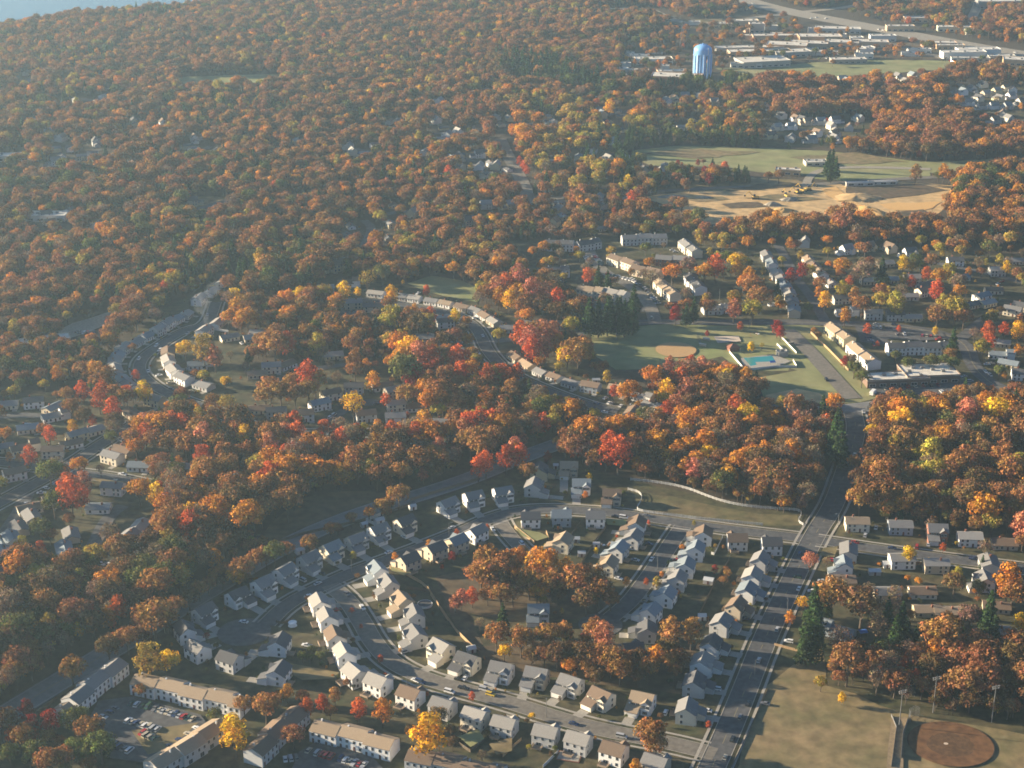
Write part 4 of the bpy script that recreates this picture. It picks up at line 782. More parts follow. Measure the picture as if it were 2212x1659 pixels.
sh = [(z3("1730,100"),4,3,'white octagonal shed beside the noise fence',30),(z3("1095,330"),3.5,3,'weathered shed below the highway fence bend',30),(z3("250,675"),4.5,3.5,'grey-white shed behind the row below the highway',30),(z3("1295,275"),5,4,'pinkish shed inside the white yard fence',30),(z5("568,130"),3,3,'small grey shed up between the long driveways',0),(z5("795,955"),4,3,'pale shed with red clutter behind the orange roof',0),(z5("1025,1015"),3.5,3,'white shed at the diagonal dark fence',0),(z5("860,1115"),4,3,'low shed on the shaded lawn of the loop',0),
 ("22: 1275,445",5,4,'grey shed behind the fifth inner street house',-20),("22: 1232,680",4,3.5,'bright white shed at the foot of the dividing fence',0),("12: 1395,890",4,3.5,'cream shed where the brown field ends',20),("32: 690,388",6,4,'pale blue shed between the corner house and street',0),("21: 800,845",4,3,'white shed behind the round red bush house',0),("01: 180,1100",4,3,'small bright shed among left gardens',0),("32: 770,340",4,4,'round white-topped shed beside the yellow shrub',0),("21: 545,808",5,3,'dark shed behind the blue grey house',0),("02: 170,418",5,3,'small white flat shed at the left wood edge',0)]
for s_, w_, d_, lb, a in sh:
    x, y = q(s_)[0][:2]; shed(x, y, w_, d_, lb, a, wall=(.66,.64,.6) if 'white' in lb else (.4,.38,.36))
def lathe_obj(name, prof, mats, label, cat, x, y, n=24, Z=0):
    c = P(x, y, Z); m = MB(); m.lathe(prof, n); return single(name, m.build(name, mats, True), label, cat, (c.x, c.y, 0))
c = P(*q("12: 238,745")[0]); t = thing('trampoline', 'white round trampoline with enclosure in a dark back yard', 'trampoline', (c.x, c.y, 0))
m = MB(); m.lathe([(.05, .95), (2.1, .95), (2.2, .9), (2.2, .8)], 20); part('jumping_mat', m.build('jumping_mat', M['white']), t)
m = MB(); m.lathe([(2.15, 2.6), (2.1, 2.75), (2.0, 2.6)], 20); m.lathe([(.05, 2.95), (1.2, 2.85), (2.1, 2.62)], 20); part('canopy', m.build('canopy', M['white'], True), t)
lg = MB(); lg.tube((2.1,0,0), (2.1,0,2.6), .05, .05, 5); lg = lg.build('leg', M['metal'])
for i in range(6): part('leg', lg, t, None, i*math.pi/3)
def pool_round(x, y, r, label):
    c = P(x, y); t = thing('garden_pool', label, 'pool', (c.x, c.y, 0)); m = MB(); m.lathe([(r+.15, 0), (r+.15, 1.2), (r-.1, 1.2), (r-.12, .8)], 24); part('rim', m.build('rim', M['steelroof']), t)
    m = MB(); m.lathe([(.02, 1.0), (r-.1, 1.0)], 24); part('cover', m.build('cover', M['asphalt']), t)
pool_round(*q("12: 1095,605")[0][:2], 3.6, 'round garden pool with dark cover behind the curved street')
pool_round(*q("02: 135,355")[0][:2], 2.6, 'small pale garden pool at the left wood edge')
pool_round(*q("31: 25,320")[0][:2], 3.2, 'pale round pool left of the steep street houses')
# pool things, shelter, backstop
def shelter():
    c = P(*q(zp("1245,390"))[0][:2]); t = thing('pool_house', 'brown hip-roofed shelter at the corner of the pool lawn', 'shelter', (c.x, c.y, 0), R(15)); s4 = 4.2
    m = MB(); m.box(-3.4, 3.4, -3.4, 3.4, 0, 2.6); part('wall', m.build('wall', M['brick']), t)
    m = MB(); m.poly([(-s4,-s4,2.6),(s4,-s4,2.6),(0,0,5)]); m.poly([(s4,-s4,2.6),(s4,s4,2.6),(0,0,5)]); m.poly([(s4,s4,2.6),(-s4,s4,2.6),(0,0,5)]); m.poly([(-s4,s4,2.6),(-s4,-s4,2.6),(0,0,5)]); m.poly([(-s4,s4,2.59),(s4,s4,2.59),(s4,-s4,2.59),(-s4,-s4,2.59)])
    part('roof', m.build('roof', M['brick']), t)
    for x, y in ((-4,-4),(4,-4)): m = MB(); m.box(x-.1, x+.1, y-.1, y+.1, 0, 2.6); part('post', m.build('post', M['white']), t)
    part('door', DOOR, t, (0, -3.4, 0))
shelter()
flat_building(*q(zp("1955,440"))[0][:2], 7, 5, 3, 'small grey pump house beside the pool deck', 15, (.3,.29,.27), name='pump_house', units=1, bands=False)
def canopy(x, y, label, mm='blue'):
    c = P(x, y); t = thing('sun_canopy', label, 'canopy', (c.x, c.y, 0), R(15)); m = MB(); m.extr([(-1.8,2.3),(0,3.1),(1.8,2.3),(1.8,2.22),(0,3.0),(-1.8,2.22)], -2, 2); part('cover', m.build('cover', M[mm]), t)
    for a in (-1.9, 1.9):
        for b in (-1.7, 1.7): m = MB(); m.tube((a,b,0),(a,b,2.3),.05,.05,5); part('leg', m.build('leg', M['metal']), t)
canopy(*q(zp("1810,600"))[0][:2], 'bright blue canopy on the pool deck'); canopy(*q("32: 612,800")[0][:2], 'large blue cover beside the roof among the conifers')
for i, (s_, lb) in enumerate([("1440,640",'white stacked sunbeds at the left pool corner'),("1890,605",'white sunbeds right of the blue canopy')]):
    c = P(*q(zp(s_))[0][:2]); t = thing('sunbed_stack', lb, 'sunbeds', (c.x, c.y, 0), R(20*i)); m = MB(); m.box(-1,1,-.35,.35,.3,.42); m.extr([(.1,.42),(.9,.9),(.9,.98),(.1,.5)][::-1], -1, -.4, 'x'); part('seat', m.build('seat', M['white']), t); m = MB(); m.box(-.9,-.8,-.3,.3,0,.3); m.box(.8,.9,-.3,.3,0,.3); part('leg', m.build('leg', M['metal']), t)
def backstop(s, label, h=5.0):
    pts = [P(*p[:2]) for p in q(s)]; o = pts[0]; t = thing('backstop', label, 'backstop', (o.x, o.y, 0)); m = MB()
    for a, b in zip(pts[:-1], pts[1:]):
        a, b = a-o, b-o
        for z in np.linspace(.3, h, 7): m.tube((a.x, a.y, z), (b.x, b.y, z), .05, .05, 4)
        for k in np.linspace(0, 1, 6): p = a.lerp(b, k); m.tube((p.x, p.y, 0), (p.x, p.y, h), .05, .05, 4)
    part('mesh_panel', m.build('mesh_panel', M['metal']), t)
backstop(zp("735,225 760,280 790,320"), 'wire backstop behind the sandy infield')
backstop("D: 1966,1560 1962,1552 1975,1545 1985,1549", 'wire backstop at the left corner of the red infield', 5)
def bench(s, label):
    c = P(*q(s)[0][:2]); t = thing('dugout', label, 'dugout', (c.x, c.y, 0), R(-30)); m = MB(); m.box(-2.5,2.5,-.8,1.0,2.2,2.35); part('roof', m.build('roof', M['flat']), t); m = MB(); m.box(-2.5,2.5,.85,.95,0,2.2); part('wall', m.build('wall', M['tintwall']), t, None, 0, (.5,.45,.36)); m = MB(); m.box(-2.2,2.2,.2,.6,.4,.48); part('seat', m.build('seat', M['deck']), t)
bench(zp("865,262"), 'upper cream dugout beside the sandy infield'); bench(zp("812,345"), 'lower cream dugout beside the sandy infield')
def playset(x, y, label):
    c = P(x, y); t = thing('play_frame', label, 'play frame', (c.x, c.y, 0), R(20))
    for a in (-2.5, 2.5):
        for b in (-1, 1): m = MB(); m.tube((a,b,0),(a,0,2.6),.08,.08,5); part('leg', m.build('leg', M['brick']), t)
    m = MB(); m.tube((-2.5,0,2.6),(2.5,0,2.6),.08,.08,5); part('beam', m.build('beam', M['brick']), t)
    m = MB(); m.box(2.5,4.2,-.8,.8,1.2,1.35); m.extr([(1.3,1.3),(3.6,.1),(3.6,.2),(1.3,1.4)][::-1], 2.8, 3.4, 'x'); part('slide', m.build('slide', M['white']), t)
playset(*q(zp("1550,190"))[0][:2], 'red swing frame on the playground above the pool'); playset(*q(z5("1040,1050"))[0][:2], 'wooden swing frame beside the white yard shed')
# bottom yards: small green lawns and patio
for s_, m_ in (("12: 1310,1475 1440,1425 1480,1490 1390,1545", 'field'), ("12: 1510,1525 1659,1480 1659,1570 1560,1595", 'dry'), ("12: 220,1000 540,1060 500,1100 300,1110 210,1060", 'dry'), ("12: 870,370 1010,400 960,430 880,400", 'field'), ("32: 360,250 450,240 430,310 330,300", 'dry'), ("22: 20,120 180,150 240,180 160,205 60,170", 'field'), ("22: 600,60 740,70 740,110 620,100", 'field'), ("01: 560,1450 950,1495 940,1520 700,1500", 'dry')):
    patch(s_, m_, 'lawn')
c = P(*q("22: 370,1590")[0][:2]); t = thing('brick_terrace', 'brick-edged white patio at the bottom edge', 'patio', (c.x, c.y, 0), R(-15)); m = MB(); m.box(-5,5,-3.2,3.2,0,.5); part('base', m.build('base', M['brick']), t); m = MB(); m.box(-4.6,4.6,-2.8,2.8,.504,.56); part('paving', m.build('paving', M['concrete']), t)
# construction: sand heap, rubble heaps, machines
def heap(x, y, rx, ry, h, label, m_='sandpile', name='sand_heap', rz=0):
    c = P(x, y); n = 26; m = MB(); prof = [(1, -.1), (.8, .28), (.55, .62), (.3, .88), (.08, 1.0)]; rr = np.random.default_rng(int(x)); jj = 1+.16*rr.standard_normal((len(prof), n))
    b = 0
    for k, (r, z) in enumerate(prof):
        for i in range(n): a = 2*math.pi*i/n; m.v.append((rx*r*jj[k, i]*math.cos(a), ry*r*jj[k, i]*math.sin(a), h*z*(1+.06*rr.standard_normal())))
    for k in range(len(prof)-1):
        for i in range(n): j = (i+1) % n; m.f.append((k*n+i, k*n+j, (k+1)*n+j, (k+1)*n+i)); m.m.append(0)
    m.f.append(tuple(range(4*n, 5*n))); m.m.append(0); single(name, m.build(name, M[m_], True), label, 'heap', (c.x, c.y, 0), R(rz)); block_pt(c.x, c.y, max(rx, ry))
heap(1872, 462, 26, 12, 6.5, 'big glowing orange sand heap at the edge of the dirt ground', rz=-35); heap(1690, 456, 11, 6, 3, 'small sandy heap among bushes below the dirt ground')
heap(1850, 428, 24, 16, 3.5, 'broad low dirt mound in the middle of the construction ground', 'dirt', 'dirt_mound'); heap(1705, 433, 9, 5, 3, 'stony rubble heap left of the machines', 'gravel', 'rubble_heap'); heap(1668, 444, 9, 4, 3.5, 'dark rubble heap at the wood edge', 'gravel', 'rubble_heap'); heap(1452, 426, 16, 4, 2.2, 'long rubble bank at the left end of the construction ground', 'gravel', 'rubble_heap'); heap(1520, 428, 9, 4, 2, 'low rubble bank in the left construction ground', 'gravel', 'rubble_heap')
def excavator(x, y, a, label, s=1.4):
    c = P(x, y); t = thing('excavator', label, 'excavator', (c.x, c.y, 0), R(a), 'earth moving machines', s)
    for b in (-1.2, 1.2): m = MB(); m.extr([(-2,0.1),(2,.1),(2.3,.5),(2,.9),(-2,.9),(-2.3,.5)], b-.3, b+.3, 'x'); part('track', m.build('track', M['rubber']), t)
    m = MB(); m.box(-1.2,1.2,-1.9,1.6,1.0,2.0); part('body', m.build('body', M['machine']), t); m = MB(); m.box(-1.1,-.1,.2,1.5,2.0,3.1); part('cab', m.build('cab', M['glass']), t)
    m = MB(); m.tube((.4,1.4,1.8),(.4,4.2,4.6),.3,.25,5); m.tube((.4,4.2,4.6),(.4,6.4,2.4),.22,.18,5); part('boom', m.build('boom', M['machine']), t); m = MB(); m.box(-.2,1,6,6.9,1.6,2.5); part('bucket', m.build('bucket', M['rubber']), t)
for x, y, a, lb in [(1734,415,40,'right digging machine of the yellow cluster'),(1724,418,120,'left digging machine of the yellow cluster'),(1745,412,-60,'back digging machine of the yellow cluster'),(1700,427,20,'lone digging machine on the rubble'),(1632,430,90,'small white-looking machine left on the dirt')]: excavator(x, y, a, lb, 1.5)
# ---------------------------------------------------------------- cars
CARC = {'white':(.72,.72,.70),'silver':(.42,.43,.44),'black':(.02,.02,.022),'dark blue':(.03,.05,.12),'red':(.35,.03,.03),'grey':(.16,.16,.17),'green':(.04,.09,.06),'beige':(.45,.40,.30),'yellow':(.6,.42,.05)}
def car_meshes(k):
    if k == 'sedan': hull = [(-2.2,.35),(2.2,.35),(2.25,.75),(1.1,.92),(-1.5,.95),(-2.2,.88)]; cab = [(1.0,.9),(.35,1.38),(-.95,1.4),(-1.6,.93)]; roof = [(.4,1.38),(.3,1.44),(-.9,1.46),(-1.0,1.38)]
    elif k == 'suv': hull = [(-2.25,.4),(2.25,.4),(2.3,.95),(1.2,1.08),(-2.2,1.1)]; cab = [(1.15,1.05),(.6,1.68),(-2.0,1.7),(-2.2,1.08)]; roof = [(.65,1.68),(.55,1.76),(-1.95,1.78),(-2.05,1.68)]
    elif k == 'van': hull = [(-2.6,.4),(2.4,.4),(2.45,1.0),(1.7,1.2),(-2.6,1.25)]; cab = [(1.7,1.18),(1.0,1.95),(-2.5,1.98),(-2.58,1.2)]; roof = [(1.0,1.95),(.9,2.05),(-2.45,2.08),(-2.52,1.95)]
    else: hull = [(-2.7,.45),(2.6,.45),(2.65,1.0),(1.5,1.1),(-2.7,1.1)]; cab = [(1.4,1.08),(.8,1.72),(-.4,1.74),(-.6,1.09)]; roof = [(.85,1.72),(.75,1.8),(-.35,1.82),(-.45,1.72)]
    a = MB(); a.extr(hull, -.9, .9, 'y'); a.extr(roof, -.68, .68, 'y'); b = MB(); b.extr(cab, -.76, .76, 'y')
    return a.build('body', M['paintcar']), b.build('windows', M['glass'])
CM = {k: car_meshes(k) for k in ('sedan','suv','van','pickup')}
wm = MB()
for i in range(12):
    pass
prof_w = [(.32*math.cos(a), .32+.32*math.sin(a)) for a in [2*math.pi*i/12 for i in range(12)]]; wm.extr(prof_w, -.11, .11, 'y'); WHEEL = wm.build('wheel', M['rubber'])
NCAR = {}
def car(p, ang, phrase, group, col=None, k=None):
    k = k or random.choice(['sedan','sedan','suv','suv','van','pickup']); col = col or random.choice(['white','silver','silver','black','dark blue','red','grey','white','green','beige'])
    t = thing('parked_car' if k in ('sedan','suv') else 'parked_van' if k == 'van' else 'pickup_truck', '%s %s %s' % (col, k, phrase), 'car' if k != 'pickup' else 'pickup truck', (p.x, p.y, .09), ang, group)
    part('body', CM[k][0], t, None, 0, CARC[col]); part('windows', CM[k][1], t)
    for x in (1.4, -1.4):
        for y in (-.82, .82): part('wheel', WHEEL, t, (x, y, 0))
def park(s, n, phrase, group='cars in the parking lots', skip=.1, cross=True):
    pts = [P(*p[:2], .7) for p in q(s)]; a, b = pts; d = b-a; ang = math.atan2(d.y, d.x)+(math.pi/2 if cross else 0); j = 0
    for i in range(n):
        if random.random() < skip: continue
        p = a.lerp(b, i/max(n-1, 1)); car(p, ang+random.uniform(-.06, .06)+(math.pi if random.random() < .3 else 0), ordn(j)+' from the left '+phrase, group); j += 1
park("02: 1005,1275 1245,1340", 10, 'in the long row under the tan townhouses', skip=0); park("02: 830,1352 1020,1408", 8, 'in the middle row of the lower left lot', skip=0)
park("02: 925,1432 1000,1468", 4, 'in the short row of the lower left lot', skip=0); park("02: 640,1470 840,1545", 7, 'in the shaded row at the left of the lot', skip=0)
park("02: 850,1240 960,1262", 4, 'in the dark row before the tan townhouses', skip=0); park("02: 670,1325 745,1270", 3, 'beside the highway townhouses', skip=0); park("02: 1110,1520 1275,1400", 4, 'by the slanting lower townhouses', skip=0)
park("12: 340,1545 700,1640", 13, 'in the row under the lower middle townhouses', skip=.05); park("12: 190,1600 260,1590", 3, 'beside the rising brown townhouses', skip=0)
park("21: 800,175 860,205", 3, 'at the upper diagonal kerb', skip=0, cross=False); park("21: 620,115 790,160", 9, 'under the cream terrace', skip=.05); park("21: 880,225 945,305", 8, 'beside the mauve terrace', skip=.05); park("21: 535,0 590,60", 7, 'at the right of the upper parking street', skip=0); park("21: 480,5 510,60", 6, 'at the left of the upper parking street', skip=0)
park("21: 440,275 545,305", 6, 'in the lot below the mauve terrace', skip=.1); park("21: 210,160 350,165", 8, 'before the dark far terrace', skip=.1)
park("31: 660,460 840,470", 9, 'in the upper kerb row of the right-hand court', skip=.05); park("31: 835,508 885,508", 2, 'in the middle of the right-hand court', skip=0); park("31: 1000,515 1110,525", 5, 'on the island of the right-hand court', skip=0); park("31: 650,530 700,580", 4, 'beside the stepping townhouses court', skip=0); park("31: 1105,540 1135,565", 2, 'at the right end of the court', skip=0)
park("31: 1270,780 1310,810", 2, 'on the street beside the strip mall', skip=0); park("31: 1125,880 1250,872", 2, 'in the strip mall lot by the lower road', skip=0); park("31: 760,860 1100,835", 8, 'close to the shop fronts of the strip mall', skip=.3)
park("10: 1130,1110 1180,1115", 3, 'far up beside the white court', skip=0) if False else None
park("D: 1455,172 1560,172", 1, 'x') if False else None
park("D: 1355,160 1400,166", 9, 'at the left of the glaring roof', skip=.1); park("D: 1400,150 1445,152", 9, 'behind the glaring roof school', skip=.1); park("D: 1330,142 1365,130", 8, 'in the yard left of the white workshop', skip=.2); park("D: 1782,107 1820,112", 12, 'in the bright lot behind the farm field', skip=.1); park("D: 1780,113 1815,117", 10, 'in the second bright row behind the farm field', skip=.1)
park("D: 1746,62 1772,64", 7, 'of the white delivery vans near the highway', skip=0); park("D: 2040,128 2090,140", 12, 'before the white showroom garages', skip=.1); park("D: 2130,126 2180,132", 10, 'right of the white showroom', skip=.1); park("D: 1868,118 1700,134", 3, 'along the farm field edge', skip=.2)
park("01: 500,492 545,498", 4, 'in the grey clearing at left', skip=0); park("01: 570,495 610,490", 3, 'beside the white trailer in the clearing', skip=0)
STREET = [("22: 1600,960",'silver'),("22: 1480,1330",'grey'),("22: 1380,1590",'beige'),("32: 60,760",'silver'),("32: 190,420",'green'),("31: 560,1290",'white'),("31: 620,1010",'silver'),("31: 1100,905",'grey'),("12: 860,260",'white'),("12: 338,543",'white'),("12: 690,618",'white'),("12: 590,528",'grey'),("12: 525,632",'red'),("12: 400,462",'silver'),("12: 300,440",'silver'),("12: 430,400",'black'),("12: 960,160",'white'),("12: 1535,110",'white'),("12: 1270,100",'silver'),("12: 330,865",'white'),("12: 965,905",'silver'),("12: 1035,1090",'white'),("12: 1065,1100",'dark blue'),("12: 1345,1140",'black'),("12: 1480,1150",'silver'),("12: 1255,1165",'white'),("12: 1520,1180",'yellow'),("12: 1315,1080",'black'),("12: 1355,1075",'white'),("12: 1500,1105",'dark blue'),
 ("22: 400,1370",'dark blue'),("22: 712,1455",'silver'),("22: 995,1300",'white'),("22: 1265,1285",'white'),("22: 1325,1145",'white'),("22: 1530,1240",'black'),("22: 1430,1470",'black'),("22: 725,35",'white'),("22: 670,28",'black'),("22: 65,205",'white'),("22: 240,235",'grey'),("22: 905,305",'white'),("22: 1070,312",'red'),("22: 690,430",'white'),("22: 800,310",'silver'),("22: 890,205",'dark blue'),("22: 855,590",'black'),("22: 1610,545",'black'),("22: 1510,690",'dark blue'),("22: 870,22",'grey'),("22: 475,800",'red'),("22: 1640,1240",'grey'),
 ("32: 205,270",'dark blue'),("32: 410,312",'red'),("32: 200,495",'white'),("32: 135,838",'white'),("32: 565,195",'red'),("32: 805,232",'dark blue'),("32: 965,225",'red'),("32: 630,150",'silver'),("32: 1040,210",'silver'),("32: 1335,302",'dark blue'),("32: 350,445",'silver'),("32: 290,515",'white'),("32: 700,100",'white'),
 ("02: 1580,710",'white'),("02: 660,257",'white'),("02: 585,272",'silver'),("02: 660,335",'white'),("02: 710,338",'white'),("02: 840,348",'grey'),("02: 690,398",'white'),
 ("01: 268,1535",'white'),("01: 300,1502",'white'),("01: 350,1478",'dark blue'),("01: 165,1605",'silver'),("01: 180,1392",'silver'),("01: 795,1415",'white'),("01: 755,1462",'beige'),("01: 890,1465",'white'),("01: 660,1265",'grey'),("01: 785,1195",'silver'),("01: 1015,580",'white'),("01: 1035,610",'white'),("01: 1030,772",'white'),("01: 1100,820",'beige'),("01: 1232,878",'beige'),("01: 1110,860",'grey'),("01: 1150,880",'silver'),("01: 1440,1010",'white'),("01: 1470,1025",'red'),("01: 1415,1032",'silver'),("01: 1550,1052",'black'),("01: 1600,1100",'white'),("01: 900,665",'white'),("01: 960,745",'white'),("01: 1090,1010",'white'),("01: 1565,565",'white'),("01: 1220,500",'silver'),("01: 1345,380",'silver'),
 ("11: 50,1122",'white'),("11: 95,1128",'white'),("11: 870,1130",'white'),("11: 930,1137",'white'),("11: 1025,1135",'white'),("11: 920,1175",'black'),("11: 935,1170",'silver'),("11: 1133,1110",'white'),("11: 505,1030",'silver'),("11: 480,1045",'white'),("11: 775,955",'dark blue'),("11: 1470,515",'white'),("11: 1590,720",'white'),("11: 1420,400",'white'),("11: 1190,390",'white'),("11: 780,300",'black'),("11: 820,302",'white'),("11: 1430,635",'white'),("11: 600,380",'white'),("11: 1340,605",'silver'),("11: 1050,243",'white'),
 ("21: 430,930",'black'),("21: 545,955",'dark blue'),("21: 605,920",'white'),("21: 630,950",'white'),("21: 650,955",'grey'),("21: 705,970",'white'),("21: 765,972",'silver'),("21: 600,1010",'white'),("21: 905,405",'beige'),("21: 275,940",'silver'),("21: 20,720",'silver'),("21: 60,740",'white'),
 ("31: 380,802",'black'),("31: 680,885",'white'),("31: 1440,770",'silver'),("31: 1410,748",'white'),("31: 1420,700",'white'),("31: 1450,695",'beige'),("31: 1350,860",'black'),("31: 1465,880",'grey'),("31: 1570,810",'black'),("31: 770,1148",'white'),("31: 1490,180",'white'),("31: 1515,165",'red'),("31: 700,440",'silver'),("31: 820,445",'dark blue'),("31: 155,570",'beige'),("20: 100,580",'grey'),("20: 300,1620",'white'),("20: 1040,1620",'white'),("20: 1060,1630",'silver'),
 ("30: 720,190",'white'),("30: 745,195",'white'),("30: 375,120",'silver'),("30: 920,245",'white'),("30: 1600,338",'white'),("30: 1150,265",'white'),("20: 1560,20",'silver'),("30: 280,118",'white'),("30: 315,112",'white')]
PLACE = {'12':'around the curved street','22':'around the inner street','32':'right of the wide road','02':'in the lower left streets','01':'in the upper left streets','11':'in the middle streets','21':'near the ball field streets','31':'in the right-hand streets','20':'in the far courts','30':'on the far highway'}
cc = {}; bt = {}
for s_, col in STREET: bt.setdefault((s_[:2], col), []).append(s_)
for (tl, col), lst in bt.items():
    lst.sort(key=lambda s: float(s.split()[1].split(',')[0]))
    for i, s_ in enumerate(lst):
        p = P(*q(s_)[0][:2], .7); best = (1e9, 0)
        for w_, wd in ROADS:
            for a, b in zip(w_[:-1], w_[1:]):
                d = (b-a).length; mid = (a+b)/2; dd = (mid-p).length
                if dd < best[0]: best = (dd, math.atan2((b-a).y, (b-a).x))
        ang = best[1] if best[0] < 7 else best[1]+math.pi/2
        car(p, ang, ('' if len(lst) == 1 else ordn(i)+' from the left among those ')+PLACE[tl], 'cars on the streets and driveways', col, 'sedan' if len(lst) > 1 and i % 2 else None)
for x, y, lb in [(1886,848,'white truck box parked at the grass edge left of the strip mall'),(2024,133,'white lorry on the far highway shoulder')][:1]:
    c = P(x, y, 1.5); t = thing('box_truck', lb, 'truck', (c.x, c.y, 0), R(60)); m = MB(); m.box(-3.5,2,-1.2,1.2,.9,3.4); part('cargo_box', m.build('cargo_box', M['white']), t); m = MB(); m.extr([(2.1,.6),(4,.6),(4,1.5),(3.4,2.4),(2.1,2.5)], -1.1, 1.1, 'y'); part('cab', m.build('cab', M['white']), t)
    for a in (-2.4, 3):
        for b in (-1, 1): o = part('wheel', WHEEL, t, (a, b, 0)); o.scale = (1.5, 1.5, 1.5)
c = P(*q(z5("0,0"))[0][:2])
# ---------------------------------------------------------------- trees
def leaf_attr(me, vals):
    a = me.attributes.new('leaf', 'FLOAT', 'FACE'); a.data.foreach_set('value', vals)
def crown_mesh(name, seed, lumps, nl, leafs, droop=0.0, spread=.35):
    """leaf sprays on the skins of overlapping lumps: (x,y,z,r) list"""
    rr = np.random.default_rng(seed); V = []; vals = []
    for (lx, ly, lz, lr) in lumps:
        n = int(nl*(lr**2)); u = rr.standard_normal((n, 3)); u[:, 2] = u[:, 2]*.9+.25; u /= np.linalg.norm(u, axis=1)[:, None]
        rad = lr*(1-.45*rr.random(n)**2.2)*(1+.1*rr.standard_normal(n)); c = np.array([lx, ly, lz])+u*rad[:, None]*np.array([1, 1, .85])
        nn = u+spread*rr.standard_normal((n, 3)); nn /= np.linalg.norm(nn, axis=1)[:, None]
        t = np.cross(nn, rr.standard_normal((n, 3))); t /= np.linalg.norm(t, axis=1)[:, None]; b = np.cross(nn, t)
        s = leafs*(.6+.8*rr.random(n))[:, None]; asp = (.6+.5*rr.random(n))[:, None]
        q4 = np.stack([c-t*s, c-b*s*asp-nn*droop*s, c+t*s, c+b*s*asp-nn*droop*s], 1)
        V.append(q4); lv = rr.uniform(.72, 1.3); vals.append(lv*(.8+.4*rr.random(n)))
    V = np.concatenate(V); vals = np.concatenate(vals); n = len(V); me = bpy.data.meshes.new(name)
    me.vertices.add(4*n); me.vertices.foreach_set('co', V.reshape(-1).astype(np.float32)); me.loops.add(4*n); me.loops.foreach_set('vertex_index', np.arange(4*n, dtype=np.int32))
    me.polygons.add(n); me.polygons.foreach_set('loop_start', np.arange(0, 4*n, 4, dtype=np.int32)); me.polygons.foreach_set('loop_total', np.full(n, 4, dtype=np.int32))
    me.materials.append(M['leaf']); me.update(); me.validate(); leaf_attr(me, vals.astype(np.float32)); return me
def trunk_mesh(name, seed, h, r, limbs, top, spread):
    rr = random.Random(seed); m = MB(); m.tube((0,0,-.3), (.2,.1,h), r, r*.7, 7)
    for i in range(limbs):
        a = 2*math.pi*i/limbs+rr.uniform(-.3, .3); z0 = h*rr.uniform(.7, 1.0); L_ = rr.uniform(.6, 1)*spread; z1 = z0+rr.uniform(.45, .9)*(top-z0)
        m.tube((.1,.1,z0), (L_*math.cos(a), L_*math.sin(a), z1), r*.42, r*.12, 5)
    m.tube((.2,.1,h), (.4,-.2,top*.93), r*.7, r*.15, 6); return m.build(name, M['bark'])
TREES = []   # (kind, crown mesh, trunk mesh, radius, centre height)
def oak_lumps(rr, R0, zc, n, r0, flat=.62):
    L = [(0, 0, zc, R0*.55)]
    for i in range(n):
        a = 2.399963*i+rr.uniform(-.3, .3); t = (i+.5)/n; el = math.asin(1-1.35*t); rad = R0*rr.uniform(.62, .86)
        L.append((rad*math.cos(el)*math.cos(a), rad*math.cos(el)*math.sin(a), zc+rad*flat*math.sin(el)*1.15, r0*rr.uniform(.75, 1.2)))
    return L
for k in range(4):
    rr = random.Random(50+k); L = oak_lumps(rr, 6.0, 9.6, 17, 2.15, .68)
    TREES.append(('oak_tree', crown_mesh('crown', k, L, 15, .42), trunk_mesh('trunk', k, 5.5, .42, 6, 12.5, 4.2), 6.0, 9.6))
for k in range(3):
    rr = random.Random(80+k); L = [(0, 0, 8, 2.8)]
    for i in range(13): a = 2.4*i; t = (i+.5)/13; z = 4.3+t*9; rad = 4.1*math.sin(math.pi*min(.97, (t*.85+.18)))**.8; L.append((rad*.72*math.cos(a), rad*.72*math.sin(a), z, 1.75*rr.uniform(.8, 1.2)))
    TREES.append(('maple_tree', crown_mesh('crown', 20+k, L, 20, .36), trunk_mesh('trunk', 20+k, 4, .3, 5, 11, 2.6), 4.2, 8.6))
for k in range(2):
    rr = random.Random(95+k); L = []
    for i in range(22): t = i/21; z = 2.6+t*12.8; rad = (1-t)*3.0+.15; a = 2.4*i; L.append((rad*.6*math.cos(a), rad*.6*math.sin(a), z, (1-t)*1.5+.55))
    TREES.append(('pine_tree', crown_mesh('crown', 30+k, L, 34, .34, .5, .6), trunk_mesh('trunk', 30+k, 6, .28, 3, 15, .8), 3.4, 8.0))
for k in range(2):
    rr = random.Random(120+k); L = oak_lumps(rr, 4.6, 8.8, 14, 1.7, .95)
    m = trunk_mesh('trunk', 60+k, 4, .3, 9, 13, 4.0)
    TREES.append(('bare_tree', crown_mesh('crown', 40+k, L, 20, .28, 0, 1.5), m, 4.6, 8.8))
PAL = {'b':((.31,.155,.05),'rust-brown'),'o':((.52,.23,.035),'orange'),'y':((.68,.42,.03),'golden yellow'),'Y':((.36,.27,.05),'olive-yellow'),'G':((.13,.135,.04),'dull green'),'B':((.28,.13,.055),'dull red-brown'),'r':((.50,.11,.035),'bright red'),'R':((.30,.035,.025),'crimson'),'p':((.48,.18,.10),'salmon-red'),'g':((.045,.075,.028),'dark green'),'n':((.22,.15,.095),'grey-brown'),'d':((.15,.09,.04),'dark brown')}
KOF = {'b':'o','B':'o','Y':'om','G':'o','d':'o','o':'mo','y':'m','r':'m','R':'m','p':'m','g':'p','n':'n'}
KI = {'o':[0,1,2,3],'m':[4,5,6],'p':[7,8],'n':[9,10]}
TL = []  # x,y,scale,scale_z,kindidx,color,place
def add_tree(X, Y, s, sz, c, k=None, place=None):
    k = k or random.choice(KOF[c]); TL.append((X, Y, s, sz, random.choice(KI[k]), c, place))
